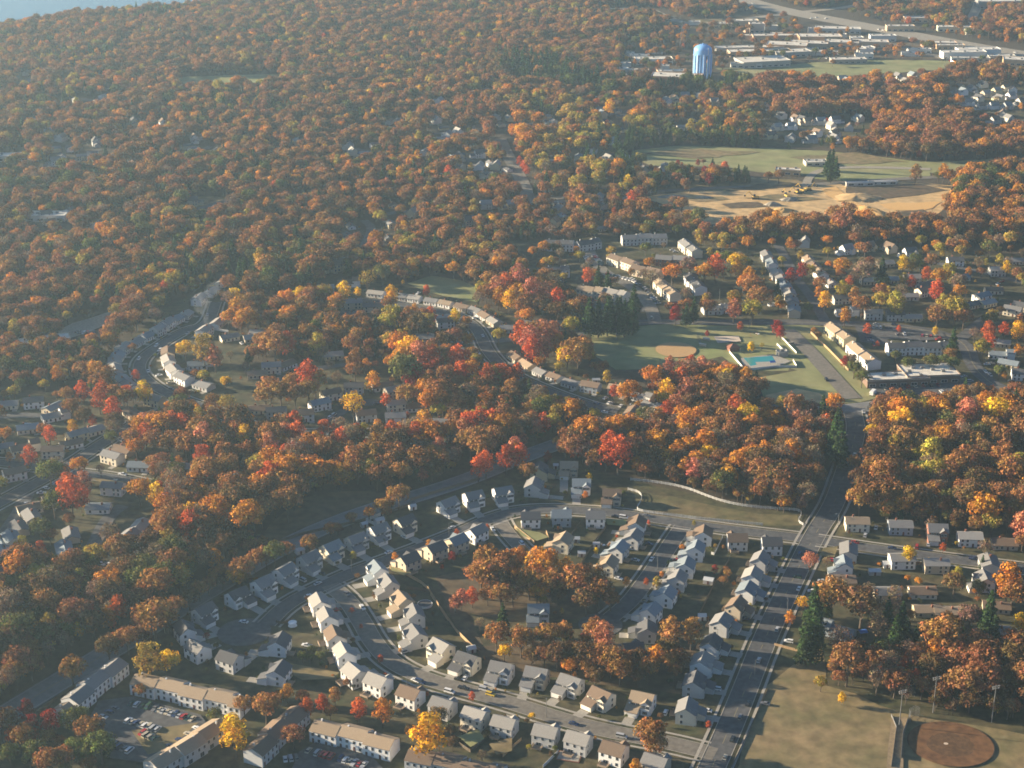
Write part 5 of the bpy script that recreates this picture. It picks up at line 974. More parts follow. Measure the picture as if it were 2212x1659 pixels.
def hand(s, place):
    for v in q(s):
        x, y, r = v[0], v[1], float(v[2]); tile = 3.0; c = v[3][0]; k = v[3][1] if len(v[3]) > 1 else random.choice(KOF[c])
        rad = r/3.0/scale_at(y); ti = random.choice(KI[k]); S = rad/TREES[ti][3]; S = max(.16, min(1.9, S)); Z = TREES[ti][4]*S
        p = P(x, y, Z); TL.append((p.x, p.y, S, S, ti, c, place)); block_pt(p.x, p.y, rad*.8)
hand("02: 170,1275,55,Rm 205,1355,42,Rm 325,1355,68,Rm 75,1435,48,rm 210,1450,50,rm 220,1540,75,Go 590,1400,95,bo 410,1580,80,bo 1520,1430,95,ym 1500,1380,70,ym 960,950,95,Ym 1080,965,80,yo 700,870,85,do 820,810,80,bo 725,720,32,rm 1000,670,130,bo 440,560,36,rm 1340,805,24,Rn 110,770,60,om 80,930,45,rm 15,900,35,rm 240,800,60,bo 60,1560,70,Go 530,1300,45,Go 680,1500,45,gp 910,1150,45,bo 1390,1310,50,Go 1580,1240,60,bo", 'at the lower left corner')
hand("12: 1115,1430,118,ym 665,1270,55,rm 820,1280,68,om 60,1250,90,bo 430,1230,45,rm 330,1260,50,rm 510,1180,42,bm 480,1290,45,bo 200,1160,45,om 150,1190,40,bo 300,1190,45,bo 240,1440,75,Bo 900,285,22,om 1300,130,18,rm 1500,95,16,rm 620,640,20,rn 680,740,14,rm 805,950,22,rm 1400,1190,24,rm 630,280,24,Ym 1205,355,14,rm 1270,285,28,Rm 590,1100,28,bo 1110,1180,14,rm 360,890,34,Go 300,930,34,Go 415,930,34,Go 350,940,30,Go 1120,200,20,om 835,1060,16,rm", 'in the curved street quarter')
hand("12: 1480,400,115,bo 1600,330,100,bo 1590,520,85,bo 1330,555,50,pm 1400,540,45,rm 1290,580,40,pm 1600,680,45,gp 22: 20,320,95,oo 200,330,115,oo 110,440,90,bo 260,450,95,bo 420,430,110,bo 560,500,95,bo 350,360,60,om 60,260,50,bo 480,560,85,do 640,560,60,bo 300,520,60,do 12: 1560,790,85,bo 1610,900,50,yo 1450,720,36,nn 22: 60,820,90,bo 240,790,85,bo 240,880,60,bo 590,800,80,pm 640,950,90,bo 480,1000,60,bo 700,1010,85,bo 880,1010,70,bo 1010,960,65,bo 380,985,60,oo 440,900,70,do 540,1060,60,do 820,1060,55,do 1060,1020,50,bo 130,930,60,do 560,910,70,bo 350,800,50,Go", 'in the inner groves')
hand("22: 1030,760,75,bm 1165,765,72,bm 900,1430,105,bo 930,1500,80,bo 1315,368,24,Rm 870,450,20,rm 745,450,26,om 1275,1375,20,rm 885,65,12,rm 130,1320,22,yo 680,155,9,rm 1400,395,30,bo 1370,440,30,bo 970,400,16,om 940,450,30,Ym 325,640,15,ym 800,1650,45,om 1180,70,14,Ym 1385,370,22,bo 545,250,18,ym 300,105,10,om", 'around the inner streets')
hand("32: 420,530,115,bo 610,590,130,do 300,640,85,gp 290,720,100,gp 300,800,95,gp 250,850,70,gp 140,680,36,om 225,590,45,yn 275,315,55,pn 910,270,45,ys 930,272,36,ym 1560,430,90,om 1590,520,90,bo 870,700,60,gp 830,790,62,gp 780,650,50,gp 900,790,50,gp 1130,790,130,bo 1190,740,80,bo 710,740,75,nn 1640,710,50,ym 1440,650,70,gp 1400,780,70,gp 1460,790,60,gp 1310,660,75,no 1230,400,40,Ym 905,425,20,oo 975,445,26,oo 1135,225,24,rm 1640,80,70,pm 1450,60,70,Yo 1410,230,50,nn 380,620,50,gp 380,320,30,nn 1390,330,25,gp 1650,190,50,Bo".replace('ys','ym'), 'right of the wide road')
hand("32: 415,985,34,om 480,900,28,om 590,890,40,om 720,1040,36,rm 890,985,48,rm 1080,890,65,om 985,970,35,pm 1085,985,32,om 1150,990,30,rm 1245,905,48,om 1335,915,34,rm 1305,1040,50,om 1270,1100,50,oo 1450,1110,50,om 1620,1005,30,Rm 960,1060,36,rm 480,1200,30,ym 345,1100,48,Yo 750,870,70,Go 1400,1040,30,Ym 900,1040,28,ym 1250,950,30,oo", 'in the wood beside the ball field')
hand("31: 450,1130,75,gp 470,1220,85,gp 430,1180,70,gp 355,1010,50,gp 450,1000,26,om 680,1130,50,yo 370,1090,55,rm 180,1060,50,pm 260,1040,60,no 370,280,45,ym 330,230,30,om 480,210,45,Ym 530,165,30,rm 560,250,42,bm 610,300,38,oo 740,195,28,oo 730,280,60,Yo 830,300,60,Ym 1215,330,80,Yo 1135,300,45,Ym 1100,380,75,Bo 1095,215,50,rm 1030,110,36,rm 1120,130,60,oo 1240,170,60,no 1060,25,50,Bo 880,40,40,ym 1430,480,50,rm 1530,470,38,rm 1440,550,40,rm 1390,590,60,Yo 1200,560,45,gp 1180,630,42,bo 1200,690,45,Go 1060,680,55,Go 910,690,45,Go 1140,670,40,Go 830,640,36,Go 560,720,50,Go 610,780,50,Go 540,670,42,no 500,680,30,Rm 645,470,30,rm 850,470,18,rm 1085,482,22,ym 300,480,22,bo 325,510,24,bo 60,460,38,Rm 80,490,32,Rm 225,85,40,Rm 150,125,40,Rm 90,315,36,oo 260,330,36,Go 480,60,60,oo 620,90,70,no 740,100,45,gp 1625,480,50,ym 1550,70,34,ym 1510,350,28,do 1630,420,38,Bm 1500,740,40,Go 1535,770,20,om 500,380,40,om 930,165,34,rm 1270,390,60,Bo 1340,500,36,nn 710,565,14,rm 60,230,35,gp 1060,1180,40,do", 'in the right-hand neighbourhoods')
hand("31: 860,980,85,oo 940,990,70,bo 870,1060,85,yo 1010,960,60,Yo 1100,970,75,oo 1180,990,40,Go 1290,1010,75,pm 1250,1060,75,bo 1490,990,90,yo 1570,950,70,oo 1640,990,40,bo 1130,1120,70,bo 1060,1160,70,bo 1060,1270,80,Ym 1250,1130,60,pm 1200,1180,75,bo 1350,1190,75,bo 960,1110,70,bo 950,1200,75,bo 800,1290,75,bo 680,1280,80,do 1410,1330,60,yo 1260,1470,40,rm 760,1400,100,bo 590,1430,70,do 600,1560,90,bo 850,1540,85,bo 1000,1430,75,bo 1010,1570,80,no 1400,1620,110,oo 1600,1540,70,bo 1270,1240,60,Go 1640,1320,40,bo 1560,1420,50,bo 840,1350,40,om 780,1600,30,rm 1150,1430,60,bo 1250,1600,60,no 700,1380,60,bo 900,1430,60,do 1100,1500,70,no 1480,1300,40,Go 1300,1330,50,bo 1180,1350,60,do 560,1330,50,bo", 'in the wood right of the crossing road')
hand("21: 430,620,100,bo 360,640,70,yo 450,580,75,bo 120,540,80,pm 60,500,70,rm 200,500,75,pm 270,500,65,pm 130,600,60,rm 210,590,55,pm 180,680,40,oo 300,560,50,om 390,440,60,Yo 100,380,50,oo 390,340,70,bo 50,130,70,pm 130,220,75,pm 40,230,70,oo 220,240,60,pm 290,280,60,rm 350,260,50,bo 490,120,38,rm 80,310,65,bo 200,310,70,do 300,350,70,do 660,870,32,rm 815,965,24,om 1265,500,16,Rm 1480,450,22,rm 1550,585,26,ym 1620,580,18,Yn 1060,370,40,Rm 1060,340,30,Rm 1440,340,50,pm 900,140,50,nn 1040,100,60,oo 1150,60,60,no 1250,100,60,oo 1540,130,50,om 1560,190,75,bo 1600,260,75,bo 1470,100,55,oo 1450,30,60,yo 1440,260,50,Yo 1560,340,70,Yo 1500,170,50,oo 500,400,60,gp 560,400,60,gp 620,390,60,gp 680,395,55,gp 730,400,55,gp 780,400,50,gp 640,360,45,gp 700,360,45,gp 790,280,45,gp 1180,350,40,gp 1130,380,35,gp 560,150,40,gp 620,170,36,gp 30,750,45,rm 100,1390,60,bo 25,1260,60,om 320,1110,30,om 1270,260,30,no 1320,60,60,rm 720,240,30,Go 600,280,50,no 380,400,50,do", 'around the ball field')
hand("21: 480,780,20,do 960,740,36,pn 1020,700,42,pm 1100,710,45,pn 1160,690,42,rm 1230,700,45,pm 1300,720,42,pn 1380,730,40,pm 1440,750,38,on 1100,780,55,rm 1180,790,50,pm 1260,790,45,om 1040,800,45,rm 1000,860,55,ym 990,920,50,yo 1130,860,60,pm 1060,960,55,pm 1000,990,45,rm 1330,800,50,bm 1400,830,50,bo 1500,830,45,Bm 1560,880,50,Bo 1250,880,70,bo 1350,900,70,do 1450,880,60,bo 1150,940,60,do 1450,980,70,rm 1520,1030,85,yo 1400,1040,85,bo 1270,1020,80,bo 1200,1040,80,oo 1430,1100,80,bo 1560,1090,75,oo 1640,1050,70,oo 1310,1080,60,bo 1130,1070,70,oo 950,1190,75,oo 1000,1170,60,bo 640,1220,75,rm 690,1260,80,rm 610,1280,60,rm 540,1220,60,oo 460,1250,70,no 410,1260,40,rm 1200,1330,55,om 1180,1380,60,pm 1280,1270,60,yo 1380,1240,55,oo 1560,1290,80,oo 1640,1280,60,bo 1230,1180,60,Bo 890,1110,50,no 390,1000,60,om 330,1000,45,oo 390,970,40,rm 200,1080,55,rm 160,1110,45,pm 300,1200,40,oo 20,1250,65,pm 50,1290,60,rm 230,1300,30,Rm 500,1340,30,no 500,1430,22,ym 475,1545,20,om", 'in the woods around the centre')
hand("11: 920,560,80,oo 1000,600,90,yo 960,650,80,oo 1060,640,75,pm 1140,660,70,rm 960,730,110,Go 1300,660,70,rm 1360,680,60,rm 1400,740,60,om 1330,750,60,rm 1500,770,60,rm 1590,760,55,rm 1640,790,50,rm 1420,810,38,ym 1010,790,65,Rm 1060,790,50,Rm 1110,830,75,oo 1070,880,60,oo 1180,870,90,bo 1120,930,75,oo 1290,870,60,bo 980,890,75,bo 1210,930,75,bo 1290,940,70,bo 1180,990,50,Yo 1380,880,70,no 1570,880,40,on 760,800,48,om 640,690,65,bm 715,700,32,om 630,960,75,yn 330,770,80,rm 380,800,75,bo 240,810,65,bo 90,840,75,bo 160,870,80,bo 250,890,75,bo 60,900,70,bo 340,860,70,bo 480,360,45,oo 840,930,36,rm 980,1035,22,rm 440,1110,45,rm 700,1130,42,Ym 260,1150,65,rm 190,1150,60,pm 550,1180,60,rm 390,1200,55,om 500,1220,45,rm 770,1210,55,om 720,1240,45,rm 790,1280,36,rm 1040,1220,50,om 930,1240,45,rm 990,1290,30,Go 1160,1210,50,oo 1260,1130,75,oo 1380,1090,70,rm 1450,1060,65,rm 1520,1070,65,rm 1390,1190,90,bo 1460,1230,90,bo 1300,1200,60,no 1490,1330,60,rm 1440,1360,55,rm 1620,1300,60,rm 90,1210,60,pm 30,1240,45,om 100,1310,90,oo 200,1370,100,oo 90,1420,80,rm 150,1460,100,bo 240,1500,100,bo 60,1520,100,do 200,1580,100,bo 30,1630,90,bo 620,1340,50,bo 580,1330,50,rm 740,1370,75,Yo 860,1380,70,bo 930,1390,75,bo 500,1380,65,oo 440,1390,60,no 330,1350,70,bo 660,1290,35,rm", 'in the central tree belt')
hand("01: 930,870,55,ym 1320,590,75,Ym 1200,600,60,yo 460,1530,95,rm 430,1470,60,rm 540,1470,65,pm 520,1550,60,rm 420,1400,40,om 1010,1540,62,ym 1250,1430,45,Yo 1350,1470,40,Yo 850,1170,65,bo 940,1150,60,rm 1000,1190,75,bo 1100,1200,75,bo 1200,1220,75,bo 1300,1200,70,bo 1400,1190,70,oo 880,1230,60,oo 1120,1080,60,rm 1180,1090,60,rm 1320,1160,70,pm 1310,1290,60,rm 1450,1260,70,bo 1590,1260,70,bo 1540,1150,60,oo 1380,1080,50,rm 1290,1110,60,Yo 1160,1020,32,ym 1370,1010,36,ym 1290,1030,45,Ym 1240,1480,30,Rm 1180,1530,90,bo 1290,1560,90,oo 1400,1600,90,oo 1080,1600,80,oo 1120,1640,80,bo 1600,1460,70,oo 1640,1560,80,oo 1550,1600,80,bo 1500,1530,50,Go 730,980,60,rm 640,910,60,rm 530,870,50,rm 660,870,50,rm 460,970,60,bo 540,1030,60,do 740,1060,60,do 800,910,60,bo 320,1150,45,rm 470,1100,36,ym 30,1150,48,oo 60,1300,26,om 120,1305,24,om 370,760,45,om 880,770,30,rm 860,590,30,bo 1430,240,28,bo 1270,760,32,bo 1320,770,40,Yo 1460,810,38,yo 1390,650,55,pm 1470,960,60,Yn 1380,620,40,rm 600,1060,30,rm 1010,380,50,no 1520,260,45,ym 1600,400,75,oo 1530,340,60,om 1560,440,50,bo 650,1380,30,nn 750,1100,50,no 1480,390,50,oo", 'in the left-hand neighbourhoods')
hand("11: 570,220,50,ym 440,235,60,Yo 720,150,55,Yn 820,100,60,Go 880,245,48,ym 890,370,65,Yo 850,420,60,Yo 600,430,60,bo 700,440,60,bo 1050,430,75,do 1130,380,42,rm 1290,385,38,ym 1340,470,45,no 1105,215,24,rm 1100,235,20,rm 340,200,22,rm 290,240,50,yo 660,230,25,ym 300,320,50,bm 350,300,45,Bm 210,380,65,oo 330,490,65,bo 240,360,60,bo 430,410,60,bo 500,400,50,bo 120,560,90,bo 200,560,60,rm 400,570,60,Ym 150,120,40,oo 440,50,60,bo 730,550,24,rm 1440,270,40,nn 1500,330,22,bo 850,490,22,Go 1560,200,60,pm 1620,180,60,rm 1640,280,50,ym", 'in the upper middle neighbourhoods')
hand("30: 390,1070,38,gp 420,1060,40,gp 440,1090,34,gp 410,1110,34,gp 400,1040,30,gp 960,1115,42,bm 420,400,20,Bo 1060,500,16,oo 20: 1075,1055,16,Rm 1100,1068,14,rm 1205,1052,16,Rm 900,1080,14,Rm 1055,1105,16,Rm 1090,1110,18,Rm 1155,1095,20,Rm 1250,1110,28,Rm 1300,1090,26,Rm 1280,1155,28,Rm 930,1090,14,rm 1380,1080,28,rm 1240,1045,18,no 1090,420,26,do 375,925,28,ym 630,690,36,ym 550,670,26,rm 370,710,50,Yo 180,760,40,oo 330,860,36,Ym 320,1165,32,ym 430,1180,60,Yo 560,1140,45,Yo 750,1170,32,ym 1080,710,32,oo 820,710,32,oo 1160,810,34,Ym 50,1040,24,rm 80,1070,26,rm 95,1100,24,rm 150,1225,18,gp 110,900,60,oo 60,760,55,oo 70,850,60,oo 365,1290,24,oo 680,930,36,gp 700,990,36,gp 720,1050,34,gp 490,1000,30,gp 565,855,32,gp 860,1330,50,oo 780,1290,45,rm 1100,1320,50,bo 1050,1300,40,no 1300,1050,14,gp", 'in the far neighbourhoods')
hand('D: 450,1262,54,Bo 467,1240,58,bo 491,1232,60,bo 511,1246,66,oo 529,1226,62,bo 549,1208,62,bo 564,1196,56,Bo 593,1190,74,Go 617,1186,58,bo 575,1206,50,do 430,1272,60,bo 408,1288,66,do 380,1305,70,bo 350,1320,74,do 325,1335,70,bo 300,1345,70,Bo 275,1370,66,do 250,1385,66,bo 480,1252,50,do', 'between the highway and the house row')
hand('D: 350,1120,70,oo 380,1090,80,bo 365,1160,75,Yo 420,1110,90,yo 440,1150,85,do 470,1090,80,do 500,1120,80,bo 520,1080,80,oo 545,1110,70,do 560,1050,95,oo 600,1040,95,bo 580,1010,80,yo 620,1010,80,bo 640,1050,70,do 400,1190,60,do 460,1190,60,do 520,1160,60,do', 'in the tall golden stand')
# woods by region: (phrase, ground polygon, density, palette, size)
REG = [
 ('in the far woods', None, .93, 'dbbbbobBBbbBnbBoYYGgbg', .78),
 ('in the dark pine belt of the far woods', "20: -100,400 200,410 400,480 500,560 700,560 980,600 1160,560 1180,600 900,640 500,640 200,560 -100,520", .95, 'ggggggbdG', 1.1),
 ('in the upper left woods', "D: -200,280 500,300 620,420 700,560 600,640 300,560 -200,600", .86, 'dbbBBbnbBoYbGgGgb', .82),
 ('in the dark pines above the smoking house', "D: 430,600 560,585 720,570 740,620 600,650 460,640", .95, 'gggGdbg', 1.0),
 ('among the upper houses', "D: 1140,215 1400,215 1640,250 1640,330 1400,330 1350,420 1140,420 1090,380 1090,240", .6, 'bYYooYGgnBb', .85),
 ('beside the grass bank', "D: 1335,318 1360,300 1640,305 1640,322 1480,318 1370,330 1370,410 1345,410", .95, 'ggggGb', .9),
 ('before the construction ground', "20: 900,1150 1230,1120 1250,1200 900,1230", .95, 'ggGgb', .8),
 ('before the construction ground', "20: 1300,1130 1659,1100 1659,1190 1310,1200", .95, 'ggGgb', .8),
 ('in the far right woods', "D: 1560,190 2040,180 2100,300 2300,330 2300,350 2010,360 1900,350 1860,300 1640,240", .95, 'bbBBBooBd', .95),
 ('in the right woods above the neighbourhoods', "D: 2010,380 2300,360 2300,530 1980,520 1640,520 1480,500 1500,470 1640,475 1800,470 2000,490", .95, 'bbBboodG', 1.0),
 ('in the pine wood below the tower', "D: 1480,200 1545,186 1600,176 1640,190 1620,210 1480,214", .95, 'ggggGb', .9),
 ('among the left neighbourhood houses', "D: -100,850 120,835 280,860 345,950 300,1010 345,1060 340,1190 200,1240 -100,1290", .14, 'bBnnoGYrb', .8),
 ('in the middle neighbourhood gardens', "D: 470,880 500,830 540,790 700,800 880,780 930,850 990,900 970,955 560,945", .12, 'bBnonG', .8),
 ('along the curved street gardens', "D: 250,760 340,680 440,620 500,640 480,700 560,740 520,800 600,880 480,880 330,870 250,830", .06, 'nbY', .6),
 ('along the upper middle gardens', "D: 640,640 700,610 800,600 1000,640 1120,690 1130,740 1250,795 1400,845 1430,890 1350,925 1230,890 1110,840 1030,780 980,740 900,690 720,670", .10, 'nbYo', .6),
 ('around the upper terraces', "D: 1080,520 1500,510 1510,560 1480,690 1300,690 1200,630 1130,600", .22, 'bonYG', .7),
 ('in the right-hand gardens', "D: 1500,530 1640,520 2000,530 2300,545 2300,860 2110,860 2080,720 1960,690 1640,690 1480,680 1500,600", .26, 'bonnBYYoG', .75),
 ('beside the road strip', "D: 1780,700 2100,720 2110,860 1880,875", .0, 'b', .8),
 ('in the sports ground', "D: 1220,722 1300,702 1430,692 1700,692 1800,700 1900,880 1640,885 1645,830 1600,812 1560,790 1420,800 1330,800 1270,780", .0, 'b', .8),
 ('in the wood left of the crossing road', "D: 1300,860 1400,850 1440,836 1560,828 1610,838 1645,856 1640,890 1700,905 1825,930 1815,1000 1790,1080 1740,1105 1640,1098 1560,1080 1500,1055 1380,1038 1300,1010 1200,985 1300,945 1430,920", .95, 'bBBndonoB', .95),
 ('in the wood right of the crossing road', "D: 1880,938 1960,928 2300,898 2300,1160 2120,1150 1830,1110 1850,1020", .85, 'bBndobYG', .95),
 ('in the lower left wood', "D: -200,1290 0,1260 200,1225 330,1200 480,1190 590,1195 640,1215 480,1280 400,1335 335,1400 207,1415 0,1530 -200,1600", .95, 'bbYBdnGob', .95),
 ('in the tree belt left of the highway', "D: 330,1190 340,1080 560,1040 560,1000 280,1000 275,930 560,950 960,960 1260,930 1290,960 1180,980 1000,1020 960,1048 740,1060 650,1075 590,1130 560,1180 480,1230", .95, 'bobrnbopbBd', 1.1),
 ('among the warehouses', "D: 1340,100 1470,40 1700,14 1900,30 2300,120 2300,176 2080,150 1880,135 1640,150 1540,186 1340,190", .22, 'bBodG', .7),
 ('around the bright far right cluster', "D: 2030,185 2300,180 2300,290 2130,290 2030,250", .3, 'bBodn', .7),
 ('around the cluster above the grass bank', "D: 1640,262 1880,255 1900,318 1650,322", .3, 'bBdgn', .7),
 ('in the wood beside the ball field', "D: 1750,1490 1780,1420 1860,1400 2300,1380 2300,1560 2150,1555 1950,1540 1830,1510", .99, 'BBddnBnb', 1.05),
 ('along the foot of the townhouse gardens', "12: -150,1170 80,1150 250,1120 560,1150 900,1300 950,1400 700,1370 300,1250 100,1330 -150,1200", .5, 'bBnGd', .6),
 ('in the new subdivision', NEIGH, .0, 'b', .5),
 ('in the wood beside the ball field', "D: 1765,1485 1790,1425 1860,1400 2300,1380 2300,1560 2150,1555 1950,1540 1850,1515", .99, 'BBddnBnb', 1.05),
 ('in the lower left wood', "D: -200,1290 0,1260 200,1225 330,1200 480,1190 590,1195 640,1205 490,1278 400,1335 335,1405 265,1440 232,1442 207,1415 133,1458 0,1530 -200,1630", .95, 'bbYBdnGob', .95),
 ('in the inner grove', "D: 1015,1262 1060,1250 1150,1252 1230,1270 1310,1290 1290,1310 1200,1312 1110,1322 1050,1310", .9, 'boobBd', 1.0),
 ('in the lower inner grove', "D: 1035,1420 1100,1405 1200,1400 1290,1395 1330,1420 1480,1425 1470,1450 1330,1462 1200,1450 1050,1440", .75, 'bBdob', .85),
 ('in the gardens right of the wide road', "D: 1790,1290 2000,1270 2300,1300 2300,1420 1860,1430 1780,1400", .3, 'dGgnb', .7),
 ('along the bottom edge', "02: 0,1480 450,1420 560,1500 900,1700 0,1800", .55, 'Gbdn', .8),
 ('beside the town house gardens', "12: 900,1290 1350,1440 1350,1560 1700,1750 1200,1600 950,1480", .35, 'Gdn', .5),
]
REGP = [(ph, q(s) if s else None, d, pal, sz) for ph, s, d, pal, sz in REG]
CLR = [np.array([(p[0], p[1]) for p in c_]) for c_ in CLEAR]
SP = 6.9
gy = np.arange(560, 4300, SP); XX, YY = [], []
for y_ in gy:
    k = 1.0 if y_ < 2600 else 1.35
    if k > 1 and int(y_/SP) % 2: continue
    hw = y_*.36+60; xs = np.arange(-hw, hw, SP*k); XX.append(xs+rng.uniform(-.42, .42, xs.size)*SP*k); YY.append(y_+rng.uniform(-.42, .42, xs.size)*SP*k)
XX = np.concatenate(XX); YY = np.concatenate(YY)
dep = YY*cp+CAM_H*sp_; PX = CX+FPX*XX/dep; PY = CY-FPX*(YY*sp_-CAM_H*cp)/dep
reg = np.zeros(XX.size, int)
for i, (ph, poly, d, pal, sz) in enumerate(REGP):
    if poly is None: continue
    reg[in_poly(PX, PY, poly)] = i
keep = rng.random(XX.size) < np.array([r_[2] for r_ in REGP])[reg]
hpx = 14.5*((PY+640.0)*cp/CAM_H)*.9
for c_ in CLR:
    keep &= ~in_poly(PX, PY, c_)
    for f_ in (.35, .7): keep &= ~(in_poly(PX, PY-hpx*f_, c_) & (PY < 860))
ix = ((XX-OCC_X0)/OCC_S).astype(int); iy = ((YY-OCC_Y0)/OCC_S).astype(int); ok = (ix >= 0) & (ix < OCC_W) & (iy >= 0) & (iy < OCC_H)
blk = np.zeros(XX.size, bool); blk[ok] = occ[iy[ok], ix[ok]]; keep &= ~blk
def fbm(x, y): return (np.sin(x*.021+1.3)+np.sin(y*.017+.4)+np.sin((x+y)*.011+2.1)+np.sin((x-y)*.034)+np.sin(x*.05-y*.043))/5
nz = fbm(XX, YY); nz2 = fbm(XX*1.3+400, YY*1.3-90); keep &= (fbm(XX*3.1-77, YY*3.1+31) > -.36) | (rng.random(XX.size) < .45)
for i in np.nonzero(keep)[0]:
    ph, poly, d, pal, sz = REGP[reg[i]]; c = pal[int(min(.999, max(0, (.5+.62*nz2[i]+rng.normal()*.2)))*len(pal))] if rng.random() < .65 else random.choice(pal)
    if rng.random() < .02 and c not in 'gn': c = random.choice('roy')
    s = sz*(.98+.2*nz[i])*rng.choice([.62, .8, .95, 1.05, 1.2, 1.4])*rng.uniform(.9, 1.1)
    if c == 'n': s *= 1.05
    add_tree(XX[i], YY[i], s, s*rng.uniform(.9, 1.12), c, None, ph)
for i in np.nonzero(keep)[0][::2]:
    ph, poly, d, pal, sz = REGP[reg[i]]
    if d > .8 and YY[i] < 1500: add_tree(XX[i]+rng.uniform(-3.4, 3.4), YY[i]+rng.uniform(-3.4, 3.4), rng.uniform(.35, .6), rng.uniform(.4, .62), random.choice('bBdGYnd'), 'o', ph)
for (hx, hy, rz_, k_) in HOUSES:
    if hy < 1500:
        for _ in range(3):
            a_ = random.uniform(0, 6.28); rr_ = random.uniform(8, 12); X_, Y_ = hx+rr_*math.cos(a_), hy+rr_*math.sin(a_)
            if not near_road(Vector((X_, Y_, 0)), pad=1): s_ = random.uniform(.10, .26); add_tree(X_, Y_, s_, s_, random.choice('GdgbYoG'), random.choice('om'), 'around the houses')
# rank by size in view, nearest and largest become single trees
info = []
for i, (X, Y, s, sz, ti, c, pl) in enumerate(TL):
    x, y = to_plan(X, Y, TREES[ti][4]*s); r = TREES[ti][3]*s*scale_at(max(y, -200)); info.append((x, y, r))
vis = [i for i in range(len(TL)) if -6 < info[i][0] < 2218 and -10 < info[i][1] < 1668]
vis.sort(key=lambda i: -info[i][2]*(1.0 if TREES[TL[i][4]][0] != 'pine_tree' else 1.3))
solo = vis[:300]; solo_set = set(solo)
KN = {'oak_tree':'oak','maple_tree':'maple','pine_tree':'conifer','bare_tree':'thin tree'}
cnt = {}
for i in solo: cnt.setdefault((KN[TREES[TL[i][4]][0]], TL[i][5], TL[i][6]), []).append(i)
protos = {}
for (kn, c, pl), lst in cnt.items():
    lst.sort(key=lambda i: info[i][0])
    for k, i in enumerate(lst):
        X, Y, s, sz, ti, c, pl = TL[i]; nm = TREES[ti][0]
        lab = '%s %s %s' % (PAL[c][1], kn, pl) + ('' if len(lst) == 1 else ', %s from the left' % ordn(k))
        t = thing(nm, lab, 'tree', (X, Y, 0), random.uniform(0, 6.28), 'trees '+pl, (s, s, sz)); base = PAL[c][0]; f = random.uniform(.85, 1.15)
        tint = [base[0]*f, base[1]*f*random.uniform(.9, 1.1), base[2]*f]
        cr = part('crown', TREES[ti][1], t, None, 0, tint); tr = part('trunk', TREES[ti][2], t); protos.setdefault(ti, (cr, tr))
rest = [i for i in range(len(TL)) if i not in solo_set]
for ti in range(len(TREES)):
    if ti not in protos: print('no proto', ti)
pts = np.array([(TL[i][0], TL[i][1], 0.0) for i in rest]); me = bpy.data.meshes.new('woodland'); me.vertices.add(len(rest)); me.vertices.foreach_set('co', pts.reshape(-1).astype(np.float32))
def att(n, t, v, k): a = me.attributes.new(n, t, 'POINT'); a.data.foreach_set(k, np.asarray(v, dtype=np.int32 if t == 'INT' else np.float32).reshape(-1))
att('kind_index', 'INT', [TL[i][4] for i in rest], 'value'); att('size', 'FLOAT_VECTOR', [(TL[i][2], TL[i][2], TL[i][3]) for i in rest], 'vector')
att('turn', 'FLOAT_VECTOR', [(0, 0, random.uniform(0, 6.28)) for i in rest], 'vector')
tv = []
for i in rest: b_ = PAL[TL[i][5]][0]; f = random.uniform(.8, 1.2); tv.append((b_[0]*f, b_[1]*f*random.uniform(.88, 1.12), b_[2]*f))
att('tint', 'FLOAT_VECTOR', tv, 'vector')
me.materials.append(M['leaf']); wood = bpy.data.objects.new('woodland', me); link(wood); wood['kind'] = 'stuff'; wood['label'] = 'autumn woodland stretching to the river, rust and orange crowns'; wood['category'] = 'woodland'
ng = bpy.data.node_groups.new('woodland', 'GeometryNodeTree'); ng.interface.new_socket('Geometry', in_out='INPUT', socket_type='NodeSocketGeometry'); ng.interface.new_socket('Geometry', in_out='OUTPUT', socket_type='NodeSocketGeometry')
gi = ng.nodes.new('NodeGroupInput'); go = ng.nodes.new('NodeGroupOutput'); jn = ng.nodes.new('GeometryNodeJoinGeometry')
def natt(n, t): a = ng.nodes.new('GeometryNodeInputNamedAttribute'); a.data_type = t; a.inputs['Name'].default_value = n; return a
ak = natt('kind_index', 'INT'); asz = natt('size', 'FLOAT_VECTOR'); at = natt('turn', 'FLOAT_VECTOR')
def outp(n): return [o for o in n.outputs if o.name == 'Attribute' and o.enabled][0]
for ti, (cr, tr) in protos.items():
    cm = ng.nodes.new('FunctionNodeCompare'); cm.data_type = 'INT'; cm.operation = 'EQUAL'; ng.links.new(outp(ak), cm.inputs[2]); cm.inputs[3].default_value = ti
    j2 = ng.nodes.new('GeometryNodeJoinGeometry')
    for o in (tr, cr):
        oi = ng.nodes.new('GeometryNodeObjectInfo'); oi.inputs[0].default_value = o; ng.links.new(oi.outputs['Geometry'], j2.inputs[0])
    ip = ng.nodes.new('GeometryNodeInstanceOnPoints'); ng.links.new(gi.outputs[0], ip.inputs['Points']); ng.links.new(cm.outputs[0], ip.inputs['Selection']); ng.links.new(j2.outputs[0], ip.inputs['Instance'])
    ng.links.new(outp(at), ip.inputs['Rotation']); ng.links.new(outp(asz), ip.inputs['Scale']); ng.links.new(ip.outputs[0], jn.inputs[0])
ng.links.new(jn.outputs[0], go.inputs[0]); md = wood.modifiers.new('woodland', 'NODES'); md.node_group = ng
